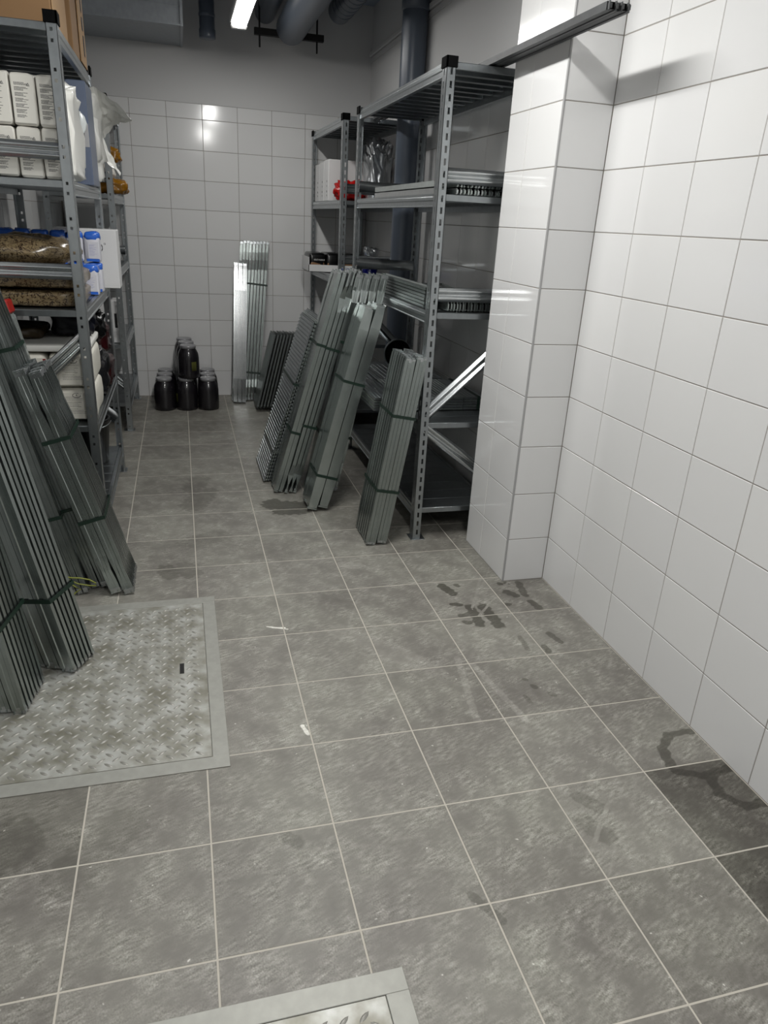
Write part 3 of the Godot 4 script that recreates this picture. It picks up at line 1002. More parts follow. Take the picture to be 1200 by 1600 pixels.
const STAINS := [
	[0.983, -2.467, 1.006, -2.391, 0.020, 0.62], [1.047, -2.462, 1.05, -2.455, 0.012, 0.7], [0.975, -2.311, 1.001, -2.301, 0.013, 0.62], [1.036, -2.28, 1.026, -2.149, 0.021, 0.62], [1.089, -2.271, 1.095, -2.128, 0.024, 0.62],
	[0.976, -2.22, 1.01, -2.225, 0.014, 0.7], [0.978, -2.172, 0.99, -2.165, 0.014, 0.68], [1.012, -2.14, 1.02, -2.135, 0.01, 0.75], [1.233, -2.443, 1.236, -2.44, 0.013, 0.66], [1.263, -2.444, 1.27, -2.44, 0.011, 0.66], [1.235, -2.369, 1.258, -2.337, 0.020, 0.66], [1.318, -2.435, 1.298, -2.331, 0.016, 0.68], [1.195, -2.273, 1.2, -2.27, 0.012, 0.68], [1.3, -2.276, 1.308, -2.223, 0.017, 0.66],
	[1.258, -2.039, 1.273, -1.982, 0.013, 0.74], [1.198, -1.962, 1.201, -1.927, 0.012, 0.72], [1.138, -2.038, 1.131, -1.953, 0.01, 0.82], [1.051, -1.748, 1.054, -1.742, 0.011, 0.76], [1.04, -1.79, 1.045, -1.785, 0.008, 0.78], [1.0, -1.70, 1.004, -1.67, 0.008, 0.82], [1.09, -1.70, 1.1, -1.69, 0.01, 0.84],
	[1.432, -1.444, 1.351, -1.443, 0.012, 0.7], [1.351, -1.443, 1.293, -1.391, 0.014, 0.68], [1.293, -1.391, 1.275, -1.327, 0.017, 0.66], [1.272, -1.302, 1.346, -1.268, 0.013, 0.68], [1.346, -1.268, 1.437, -1.281, 0.015, 0.68], [1.355, -1.259, 1.34, -1.201, 0.017, 0.7], [1.34, -1.201, 1.377, -1.146, 0.012, 0.7], [1.377, -1.146, 1.429, -1.147, 0.014, 0.7],
	[0.40, -3.46, 0.54, -3.43, 0.06, 0.58], [0.43, -3.36, 0.53, -3.36, 0.045, 0.58], [0.38, -3.50, 0.42, -3.52, 0.03, 0.6], [0.0, -3.50, 0.07, -3.69, 0.07, 0.84], [0.01, -3.75, 0.05, -3.9, 0.06, 0.88], [-0.12, -2.80, -0.10, -2.74, 0.04, 0.8], [-0.04, -2.80, -0.02, -2.74, 0.05, 0.86], [0.0, -3.05, 0.1, -3.1, 0.07, 0.9],
	[0.56, -1.05, 0.60, -0.98, 0.012, 0.82], [0.92, -1.18, 0.95, -1.14, 0.03, 0.86], [0.95, -1.27, 0.99, -1.22, 0.02, 0.86], [-0.2, -1.42, -0.3, -1.3, 0.06, 0.9], [-0.45, -1.42, -0.55, -1.35, 0.08, 0.86], [0.18, -1.3, 0.2, -1.28, 0.02, 0.84],
	[0.62, -2.72, 0.68, -2.7, 0.03, 1.06], [0.5, -2.2, 0.75, -1.9, 0.05, 1.03], [0.9, -1.9, 0.95, -1.6, 0.012, 1.06], [0.86, -1.95, 0.80, -1.62, 0.012, 1.05], [0.24, -2.27, 0.31, -2.24, 0.004, 1.3], [0.26, -2.26, 0.30, -2.25, 0.005, 1.35], [0.28, -1.70, 0.29, -1.66, 0.006, 1.3],
]

func _ready() -> void:
	# camera
	var cam := Camera3D.new()
	cam.name = "camera"
	cam.keep_aspect = Camera3D.KEEP_HEIGHT
	cam.fov = rad_to_deg(2.0 * atan(800.0 / 1114.974))
	cam.near = 0.05
	cam.far = 60.0
	cam.transform = Transform3D(Basis(Vector3(0.96468117, 0.05188619, 0.2582597), Vector3(0.05065637, 0.92557041, -0.3751711), Vector3(-0.25850373, 0.37500299, 0.89025197)).orthonormalized(), Vector3(0, 1.3848, 0))
	add_child(cam)
	cam.current = true
	# environment: a closed cellar room, lit by its lamps only
	var env := Environment.new()
	env.background_mode = Environment.BG_COLOR
	env.background_color = Color(0, 0, 0)
	env.tonemap_mode = Environment.TONE_MAPPER_LINEAR
	env.tonemap_exposure = 1.0
	env.sdfgi_enabled = true
	env.ssao_enabled = true
	env.ssil_enabled = true
	var we := WorldEnvironment.new()
	we.name = "environment"
	we.environment = env
	add_child(we)
	materials()
	M.plate_top = plate_material()
	M.plate_lug = metal_mat(Color(0.54, 0.535, 0.51), 0.45, 22)
	M.plate_lug.metallic = 0.4
	# lamps
	ceiling_lamp(-5.35, -4.1, 0.75, "bright batten lamp hanging near the back wall, its end in view")
	ceiling_lamp(-2.9, -1.65, 3.3, "batten lamp hanging over the middle of the aisle")
	ceiling_lamp(-0.4, 0.85, 3.6, "batten lamp hanging over the near end of the aisle")
	room()
	floor_hatch("tread-plate floor hatch with a lifting slot, under the left bar bundles", -0.785, 0.064, -2.525, -1.57, 0.045, [-0.067, -2.085, -0.053, -2.025], 0.0198)
	floor_hatch("second tread-plate floor hatch at the front edge of the floor", -0.45, 0.36, -0.925, -0.30, 0.047, [], 0.0198)
	ceiling_fittings()
	rack("galvanised rack on the right next to the tiled pillar", 1.002, 1.402, -2.94, -4.43, 1.972, [1.960, 1.505, 1.045, 0.565, 0.155], [[1.572, 1.572], [1.118, 1.118], [0.60, 0.93], [0.54, 0.28]], [[1.572, 1.572], [1.15, 1.15], [0.93, 0.60]])
	rack("galvanised rack on the right in the back corner, with white boxes", 1.0, 1.40, -4.80, -5.925, 1.985, [1.975, 1.505, 1.03, 0.61, 0.155], [[1.572, 1.572], [1.15, 1.15], [0.60, 0.93]], [])
	rack("galvanised rack on the left, full of bags and packs", -0.36, -0.755, -3.05, -4.13, 1.985, [1.955, 1.468, 1.01, 0.55, 0.14], [[1.562, 1.562], [1.15, 1.15], [0.90, 0.58]], [[1.55, 1.55], [1.10, 1.10], [0.30, 0.60]])
	rack("galvanised rack on the left in the back corner", -0.36, -0.755, -4.93, -5.90, 1.985, [1.955, 1.46, 1.03, 0.57, 0.19], [[1.55, 1.55], [1.10, 1.10], [0.30, 0.60]], [[1.1, 1.1]])
	bar_bundles()
	goods_left()
	goods_right()
	jars()

func plate_material() -> StandardMaterial3D:
	var m := mat(Color.WHITE, 0.48, 0.4)
	m.albedo_texture = noise_tex(0.012, 31, Color(0.44, 0.43, 0.38), Color(0.74, 0.745, 0.735), 512, 5)
	m.uv1_triplanar = true
	m.uv1_scale = Vector3(1.6, 1.6, 1.6)
	return m

func jars() -> void:
	var body := begin(true)
	var r := 0.077
	lathe(body, [Vector2(0, 0), Vector2(r * 0.9, 0), Vector2(r, 0.008), Vector2(r * 1.01, 0.03), Vector2(r, 0.10), Vector2(r * 0.99, 0.15), Vector2(r * 0.93, 0.18), Vector2(r * 0.78, 0.205), Vector2(r * 0.7, 0.214), Vector2(r * 0.69, 0.222)], 28)
	var bm := done(body)
	var lid := begin(true)
	lathe(lid, [Vector2(r * 0.69, 0.216), Vector2(r * 0.74, 0.217), Vector2(r * 0.745, 0.234), Vector2(r * 0.71, 0.239), Vector2(r * 0.66, 0.2375), Vector2(0, 0.2375)], 28)
	var lm := done(lid)
	var lab := begin(true)
	for k in 5:
		var a := 2.55 + k * 0.1
		var b := a + 0.1
		for q in [[a, b]]:
			var u := Vector3(cos(q[0]), 0, sin(q[0])) * (r + 0.0012)
			var v := Vector3(cos(q[1]), 0, sin(q[1])) * (r + 0.0012)
			qn(lab, u + Vector3.UP * 0.06, v + Vector3.UP * 0.06, v + Vector3.UP * 0.125, u + Vector3.UP * 0.125, u + v)
			qn(lab, u * 0.98 + Vector3.UP * 0.06, v * 0.98 + Vector3.UP * 0.06, v + Vector3.UP * 0.06, u + Vector3.UP * 0.06, Vector3.DOWN)
	var labm := done(lab)
	M.jar = mat(Color(0.05, 0.034, 0.062), 0.12)
	M.jar.clearcoat_enabled = true
	M.jar.clearcoat = 0.6
	M.jar_lid = mat(Color(0.56, 0.56, 0.57), 0.3, 0.2)
	M.jar_label = mat(Color(0.36, 0.37, 0.16), 0.5)
	var rows := ["front row", "middle row", "back row"]
	var cols := ["left", "middle", "right"]
	for j in 3:
		for i in 3:
			var t := thing("pickle_jar", "dark jar with pale lid on the floor, %s, %s of three" % [rows[j], cols[i]], "jar", Vector3(-0.158 + 0.159 * i + 0.004 * j, 0, -5.515 - 0.158 * j), Basis(Vector3.UP, 0.0), "dark jars by the back wall")
			part("glass_body", bm, M.jar, t)
			part("lid", lm, M.jar_lid, t)
			if j == 0: part("paper_label", labm, M.jar_label, t, Vector3.ZERO, Basis(Vector3.UP, [3.7, 0.0, 3.7][i] + 0.0))
	for j in 3:
		var t := thing("pickle_jar", "dark jar with pale lid stacked on top of the others, %s" % ["nearest of three", "second of three", "against the wall"][j], "jar", Vector3(0.026 - 0.012 * j, 0.240, -5.515 - 0.158 * j), Basis.IDENTITY, "dark jars by the back wall")
		part("glass_body", bm, M.jar, t)
		part("lid", lm, M.jar_lid, t)
		if j == 0: part("paper_label", labm, M.jar_label, t, Vector3.ZERO, Basis(Vector3.UP, 1.75))

func carton(called: String, label: String, at: Vector3, size: Vector3, m: Material, group := "", turn := 0.0) -> Node3D:
	var t := thing(called, label, "box", at, Basis(Vector3.UP, turn), group)
	part("box_body", cbox_mesh(size, 0.003), m, t)
	var s := begin()
	bx(s, Vector3(-size.x / 2 + 0.002, size.y, -0.0012), Vector3(size.x / 2 - 0.002, size.y + 0.0005, 0.0012))
	part("flap_seam", done(s), M.dark, t)
	return t

func soft(called: String, label: String, category: String, at: Vector3, size: Vector3, m: Material, seed_: int, amp := 0.02, e := 0.4, group := "", turn := 0.0) -> MeshInstance3D:
	return lone(called, pillow(size, seed_, amp, e, e, 17.0, 40, 24), m, label, category, at, Basis(Vector3.UP, turn), group)

func draped(called: String, label: String, rows: Array, seed_: int, m: Material) -> void:
	# crumpled film between two polylines, doubled so that it has thickness
	var s := begin(true)
	var nz := FastNoiseLite.new()
	nz.seed = seed_
	nz.frequency = 22.0
	var a: Array = rows[0]
	var b: Array = rows[1]
	var nu := 14
	var nv := 8
	var g := []
	for i in nu + 1:
		var f := float(i) / nu * (a.size() - 1)
		var k: int = mini(int(f), a.size() - 2)
		var pa: Vector3 = a[k].lerp(a[k + 1], f - k)
		var pb: Vector3 = b[k].lerp(b[k + 1], f - k)
		var row := []
		for j in nv + 1:
			var p := pa.lerp(pb, float(j) / nv)
			p += Vector3(nz.get_noise_3dv(p), nz.get_noise_3dv(p + Vector3(9, 1, 4)), nz.get_noise_3dv(p + Vector3(2, 7, 5))) * 0.014
			row.append(p)
		g.append(row)
	for i in nu:
		for j in nv:
			var n: Vector3 = (g[i + 1][j] - g[i][j]).cross(g[i][j + 1] - g[i][j]).normalized()
			qn(s, g[i][j], g[i + 1][j], g[i + 1][j + 1], g[i][j + 1], n)
			var d := n * -0.0012
			qn(s, g[i][j] + d, g[i + 1][j] + d, g[i + 1][j + 1] + d, g[i][j + 1] + d, -n)
	lone(called, done(s), m, label, "plastic film")

func goods_left() -> void:
	rng.seed = 41
	var flour := tex_mat(print_image(160, 320, Color(0.83, 0.82, 0.79), Color(0.12, 0.12, 0.13), 8, 26, 1), 0.45)
	var white := mat(Color(0.83, 0.82, 0.79), 0.4)
	M.film = mat(Color(0.80, 0.82, 0.82), 0.18)
	M.film_dark = mat(Color(0.10, 0.10, 0.11), 0.2)
	# cardboard boxes on top
	var cb := carton("cardboard_box", "big brown cardboard box on the left rack top, nearest", Vector3(-0.567, 1.957, -3.33), Vector3(0.365, 0.34, 0.38), M.card, "cardboard boxes on the left rack top")
	part("flap", cbox_mesh(Vector3(0.004, 0.30, 0.37), 0.001), M.card_side, cb, Vector3(0.186, 0.012, 0.0))
	cb = carton("cardboard_box", "brown cardboard box with dark writing on its side, behind the big one", Vector3(-0.560, 1.957, -3.85), Vector3(0.375, 0.34, 0.46), M.card, "cardboard boxes on the left rack top")
	part("flap", cbox_mesh(Vector3(0.004, 0.32, 0.22), 0.001), M.card_side, cb, Vector3(0.192, 0.01, -0.10))
	var s := begin()
	for q in [[0.05, 0.13, 0.016], [0.15, 0.2, 0.02], [0.22, 0.27, 0.014], [0.29, 0.31, 0.03]]:
		bx(s, Vector3(0, q[0], -q[2]), Vector3(0.0008, q[1], q[2]))
	part("stencil_marks", done(s), M.ink, cb, Vector3(0.1955, 0, -0.13))
	# white paper packs in two layers
	var n := 0
	for j in 2:
		for i in 4:
			var lab := "white paper pack of small print on the left rack, %s layer, %s" % [["lower", "upper"][j], ["beside the post", "second from the post", "third from the post", "fourth from the post"][i]]
			var t := thing("paper_pack", lab, "pack", Vector3(-0.418 - 0.0835 * i, 1.470 + 0.169 * j, -3.168), Basis.IDENTITY, "white paper packs on the left rack")
			part("pack_body", pillow(Vector3(0.082, 0.168, 0.108), 50 + n, 0.006, 0.22, 0.22, 20.0), white, t)
			part("print", sheet_mesh(0.070, 0.15), flour, t, Vector3(0, 0.009, 0.0548))
			n += 1
	soft("film_block", "crumpled white film wrapped round packs behind the nearest left rack post", "pack", Vector3(-0.55, 1.470, -3.42), Vector3(0.37, 0.35, 0.34), M.white_film, 61, 0.035, 0.25)
	var bb := carton("plastic_crate", "blue-grey box with a bar code label on the left rack", Vector3(-0.525, 1.470, -3.78), Vector3(0.36, 0.40, 0.26), mat(Color(0.36, 0.40, 0.48), 0.35))
	part("label", sheet_mesh(0.12, 0.09), tex_mat(bar_code(), 0.5), bb, Vector3(0.118, 0.15, 0.131))
	part("film_wrap", pillow(Vector3(0.34, 0.10, 0.02), 5, 0.012, 0.4, 0.4, 25.0), M.film, bb, Vector3(0, 0.19, 0.142))
	soft("plastic_bag", "large crumpled white plastic bag at the far end of the left rack", "bag", Vector3(-0.445, 1.470, -3.99), Vector3(0.24, 0.41, 0.13), M.white_film, 62, 0.05, 0.5)
	draped("plastic_film", "white plastic film drooping over the aisle from the left rack", [[Vector3(-0.40, 1.87, -3.93), Vector3(-0.33, 1.885, -3.95), Vector3(-0.25, 1.84, -3.97), Vector3(-0.19, 1.775, -3.98)], [Vector3(-0.40, 1.72, -4.14), Vector3(-0.33, 1.70, -4.16), Vector3(-0.27, 1.76, -4.15), Vector3(-0.185, 1.77, -4.02)]], 3, M.white_film)
	draped("plastic_film", "thin strip of white plastic hanging below the drooping film", [[Vector3(-0.355, 1.72, -4.0), Vector3(-0.335, 1.64, -4.0), Vector3(-0.30, 1.57, -4.02), Vector3(-0.255, 1.535, -4.04)], [Vector3(-0.335, 1.73, -4.10), Vector3(-0.315, 1.66, -4.10), Vector3(-0.285, 1.60, -4.10), Vector3(-0.262, 1.555, -4.1)]], 4, M.white_film)
	# brown bags
	var beans := speckle_material()
	soft("bean_bag", "flat clear bag of speckled brown beans, bottom of the stack", "bag", Vector3(-0.566, 1.012, -3.33), Vector3(0.375, 0.062, 0.46), beans, 71, 0.012, 0.3, "bags of brown beans on the left rack")
	soft("bean_bag", "flat clear bag of speckled brown beans, middle of the stack", "bag", Vector3(-0.564, 1.081, -3.33), Vector3(0.37, 0.062, 0.46), beans, 72, 0.012, 0.3, "bags of brown beans on the left rack")
	lone("bean_bag", pillow(Vector3(0.39, 0.118, 0.42), 73, 0.02, 0.7, 0.9, 9.0), beans, "puffed clear bag of speckled brown beans on top of the stack", "bag", Vector3(-0.585, 1.152, -3.32), Basis.IDENTITY, "bags of brown beans on the left rack")
	# blue and white packs
	var print_w := tex_mat(print_image(128, 160, Color(0.80, 0.80, 0.83), Color(0.45, 0.46, 0.68), 9, 14, 0), 0.35)
	var bodym := mat(Color(0.80, 0.80, 0.83), 0.3)
	var bluem := mat(Color(0.20, 0.40, 0.78), 0.2)
	var k := 0
	for q in [[1, 6], [0, 6]]:
		for i in q[1]:
			var lab := "white pack with blue top on the left rack, %s row, %s" % [["lower", "upper"][q[0]], ["next to the white carton", "second from the carton", "third from the carton", "fourth from the carton", "fifth from the carton", "furthest from the carton"][i]]
			blue_pack(lab, Vector3(-0.385 - 0.0725 * i, 1.012 + 0.134 * q[0], -3.76), print_w, bodym, bluem, 200 + k)
			k += 1
	blue_pack("single white pack with blue top standing in front of the lower row", Vector3(-0.392, 1.012, -3.635), print_w, bodym, bluem, 220)
	blue_pack("white pack with blue top alone on the back left rack", Vector3(-0.40, 1.032, -5.05), print_w, bodym, bluem, 221)
	# white carton sticking out
	var wc := carton("white_carton", "white carton with a round mark jutting out of the left rack", Vector3(-0.435, 1.012, -4.02), Vector3(0.285, 0.272, 0.165), M.white_card)
	part("print", sheet_mesh(0.13, 0.24), tex_mat(carton_print(), 0.5), wc, Vector3(0.0765, 0.014, 0.0828))
	# white sacks
	var sackp := tex_mat(print_image(192, 224, Color(0.80, 0.79, 0.75), Color(0.13, 0.13, 0.14), 15, 11, 2), 0.55)
	var sackm := mat(Color(0.80, 0.79, 0.75), 0.5)
	n = 0
	for j in 2:
		for i in 2:
			var t := thing("paper_sack", "white printed sack low on the left rack, %s, %s" % [["lower", "upper"][j], ["beside the post", "further in"][i]], "sack", Vector3(-0.448 - 0.168 * i, 0.552 + 0.1405 * j, -3.30), Basis.IDENTITY, "white sacks low on the left rack")
			part("sack_body", pillow(Vector3(0.165, 0.140, 0.38), 81 + n, 0.008, 0.25, 0.3, 12.0), sackm, t)
			part("print", sheet_mesh(0.115, 0.108), sackp, t, Vector3(0.012, 0.016, 0.1915))
			if i == 1: part("red_stripe", cbox_mesh(Vector3(0.012, 0.10, 0.003), 0.0008), mat(Color(0.45, 0.05, 0.06), 0.5), t, Vector3(0.074, 0.02, 0.186))
			n += 1
	soft("flat_pack", "flat white paper-wrapped pack lying on the white sacks", "pack", Vector3(-0.55, 0.837, -3.33), Vector3(0.36, 0.028, 0.42), mat(Color(0.78, 0.78, 0.76), 0.6), 86, 0.006, 0.2)
	soft("ochre_bag", "dark ochre bag lying on the flat white pack", "bag", Vector3(-0.655, 0.867, -3.36), Vector3(0.20, 0.05, 0.26), mat(Color(0.19, 0.145, 0.06), 0.5), 87, 0.02, 0.5)
	soft("navy_bag", "dark navy blue bag slumped on the flat white pack", "bag", Vector3(-0.455, 0.867, -3.43), Vector3(0.17, 0.125, 0.24), mat(Color(0.025, 0.03, 0.075), 0.35), 88, 0.03, 0.6)
	soft("wrapped_parcel", "dark grey parcel in clear film beside the white sacks", "parcel", Vector3(-0.435, 0.552, -3.62), Vector3(0.15, 0.23, 0.20), M.film_dark, 89, 0.035, 0.5)
	soft("black_bag", "tied black plastic bag above the dark parcel", "bag", Vector3(-0.44, 0.80, -3.665), Vector3(0.15, 0.14, 0.18), mat(Color(0.012, 0.012, 0.014), 0.25), 90, 0.04, 0.7)
	var maroon := mat(Color(0.17, 0.018, 0.03), 0.25)
	soft("maroon_bag", "lower of two dark red bags on the left rack", "bag", Vector3(-0.44, 0.552, -3.88), Vector3(0.17, 0.145, 0.22), maroon, 91, 0.02, 0.4, "dark red bags on the left rack")
	soft("maroon_bag", "upper of two dark red bags on the left rack", "bag", Vector3(-0.445, 0.703, -3.88), Vector3(0.16, 0.145, 0.2), maroon, 92, 0.025, 0.5, "dark red bags on the left rack")
	# black bucket
	var bk := thing("bucket", "black bucket on the bottom shelf of the left rack", "bucket", Vector3(-0.50, 0.142, -3.86))
	s = begin(true)
	lathe(s, [Vector2(0, 0), Vector2(0.085, 0), Vector2(0.105, 0.22), Vector2(0.11, 0.222), Vector2(0.11, 0.232), Vector2(0.10, 0.232), Vector2(0.08, 0.01), Vector2(0, 0.01)], 28)
	part("bucket_body", done(s), mat(Color(0.015, 0.015, 0.017), 0.35), bk)
	s = begin(true)
	var arc := []
	for q in 13: arc.append(Vector3(cos(PI * q / 12) * 0.112, 0.215 - sin(PI * q / 12) * 0.02, sin(PI * q / 12) * 0.112))
	tube(s, arc, 0.003, 6)
	part("handle", done(s), M.zinc, bk)
	# back left rack
	var gold := mat(Color(0.50, 0.34, 0.07), 0.25)
	soft("pasta_bag", "lower golden bag poking out of the back left rack", "bag", Vector3(-0.40, 1.462, -5.10), Vector3(0.23, 0.085, 0.16), gold, 94, 0.03, 0.6, "golden bags on the back left rack")
	soft("pasta_bag", "upper golden bag poking out of the back left rack", "bag", Vector3(-0.42, 1.636, -5.10), Vector3(0.21, 0.085, 0.16), gold, 95, 0.03, 0.6, "golden bags on the back left rack")
	soft("white_bag", "white bag with printed edges between the golden bags", "bag", Vector3(-0.47, 1.555, -5.11), Vector3(0.22, 0.068, 0.2), white, 96, 0.02, 0.4)
	soft("silver_parcel", "grey film parcel between shelves at the far left corner", "parcel", Vector3(-0.52, 1.032, -5.4), Vector3(0.26, 0.17, 0.3), M.film, 97, 0.03, 0.4)
	wc = carton("white_carton", "narrow white carton with a dark slot on the back left rack", Vector3(-0.50, 0.572, -5.10), Vector3(0.245, 0.262, 0.20), M.white_card)
	part("dark_slot", cbox_mesh(Vector3(0.016, 0.09, 0.001), 0.0003), M.ink, wc, Vector3(0.085, 0.095, 0.1))
	part("print", sheet_mesh(0.07, 0.06), tex_mat(print_image(96, 96, Color(0.8, 0.8, 0.8), Color(0.4, 0.4, 0.4), 22, 8, 0)), wc, Vector3(0.08, 0.02, 0.1003))
	# cord
	s = begin(true)
	tube(s, [Vector3(-0.475, 0.125, -2.545), Vector3(-0.44, 0.123, -2.53), Vector3(-0.412, 0.12, -2.53), Vector3(-0.38, 0.11, -2.53), Vector3(-0.36, 0.095, -2.53), Vector3(-0.36, 0.084, -2.53), Vector3(-0.382, 0.086, -2.53), Vector3(-0.421, 0.097, -2.53), Vector3(-0.45, 0.113, -2.535), Vector3(-0.447, 0.10, -2.53), Vector3(-0.431, 0.085, -2.53), Vector3(-0.414, 0.073, -2.53), Vector3(-0.433, 0.061, -2.53), Vector3(-0.446, 0.045, -2.53), Vector3(-0.455, 0.0035, -2.53)], 0.0024, 8)
	lone("cord", done(s), mat(Color(0.50, 0.52, 0.20), 0.5), "loop of thin yellow-green cord between the left bar bundles", "cord")
	# film-wrapped parts with a red tip
	var wb := bundle("wrapped_bundle", "film-wrapped bundle with a red tip at the left edge", Vector3(-0.455, 0, -2.86), Vector3(-0.664, 1.00, -2.90), Vector3(1, 0, 0), 0.033, 2, Vector3(0, 0, -1), 0.03, 3, [], 1, [M.wrap], "")
	part("red_tip", cbox_mesh(Vector3(0.072, 0.05, 0.095), 0.006), mat(Color(0.55, 0.06, 0.05), 0.4), wb, Vector3(0.033, 1.02, -0.045))

func blue_pack(label: String, at: Vector3, pm: Material, bm: Material, cm: Material, seed_: int) -> void:
	var t := thing("salt_pack", label, "pack", at, Basis.IDENTITY, "white packs with blue tops on the left rack")
	part("pack_body", pillow(Vector3(0.069, 0.112, 0.072), seed_, 0.005, 0.45, 0.2, 20.0, 20, 12), bm, t)
	part("blue_top", pillow(Vector3(0.070, 0.045, 0.073), seed_ + 50, 0.008, 0.5, 0.6, 30.0, 20, 10), cm, t, Vector3(0, 0.088, 0))
	part("print", sheet_mesh(0.046, 0.072), pm, t, Vector3(0.004, 0.016, 0.0372))
	part("blue_band", cbox_mesh(Vector3(0.056, 0.012, 0.002), 0.0005), cm, t, Vector3(0, 0.003, 0.0362))

func bar_code() -> ImageTexture:
	var im := Image.create(96, 72, false, Image.FORMAT_RGB8)
	im.fill(Color(0.62, 0.62, 0.63))
	rng.seed = 12
	var x := 14
	while x < 82:
		var w := rng.randi_range(1, 4)
		im.fill_rect(Rect2i(x, 12, w, 34), Color(0.12, 0.12, 0.13))
		x += w + rng.randi_range(1, 3)
	return ImageTexture.create_from_image(im)

func carton_print() -> ImageTexture:
	var im := Image.create(208, 384, false, Image.FORMAT_RGB8)
	im.fill(Color(0.84, 0.84, 0.84))
	var ink := Color(0.10, 0.10, 0.11)
	var c := Vector2(70, 104)
	for q in 300:
		var a := -2.2 + q * 4.6 / 300
		var p := c + Vector2.from_angle(a) * 32.0
		im.fill_rect(Rect2i(int(p.x) - 2, int(p.y) - 2, 5, 5), ink)
	for q in 60:
		var a := q * TAU / 60
		var p := c + Vector2(50, -30) + Vector2.from_angle(a) * 6.0
		im.fill_rect(Rect2i(int(p.x), int(p.y), 2, 2), ink)
	im.fill_rect(Rect2i(46, 104, 26, 6), ink)
	im.fill_rect(Rect2i(58, 92, 6, 30), ink)
	im.fill_rect(Rect2i(60, 142, 22, 5), Color(0.4, 0.4, 0.4))
	rng.seed = 4
	var y := 262
	while y < 346:
		var h := rng.randi_range(1, 5)
		im.fill_rect(Rect2i(44, y, 46, h), Color(0.28, 0.26, 0.27))
		y += h + rng.randi_range(1, 3)
	for k in 4: im.fill_rect(Rect2i(14, 272 + k * 20, 14, 9), ink)
	return ImageTexture.create_from_image(im)

func speckle_material() -> StandardMaterial3D:
	var W := 512
	var im := Image.create(W, W, false, Image.FORMAT_RGB8)
	im.fill(Color(0.44, 0.385, 0.29))
	rng.seed = 6
	for k in 5200:
		var p := Vector2(rng.randf() * W, rng.randf() * W)
		var d := Vector2.from_angle(rng.randf() * TAU)
		var v := rng.randf()
		var c := Color(0.13, 0.095, 0.075) if v < 0.42 else (Color(0.50, 0.44, 0.34) if v < 0.75 else Color(0.27, 0.21, 0.15))
		for q in 5:
			var z := p + d * (q - 2) * 2.0
			im.fill_rect(Rect2i(clampi(int(z.x), 0, W - 4), clampi(int(z.y), 0, W - 4), 3, 3), c)
	var m := mat(Color.WHITE, 0.22)
	m.albedo_texture = ImageTexture.create_from_image(im)
	m.uv1_triplanar = true
	m.uv1_scale = Vector3(1.7, 2.2, 1.7)
	return m

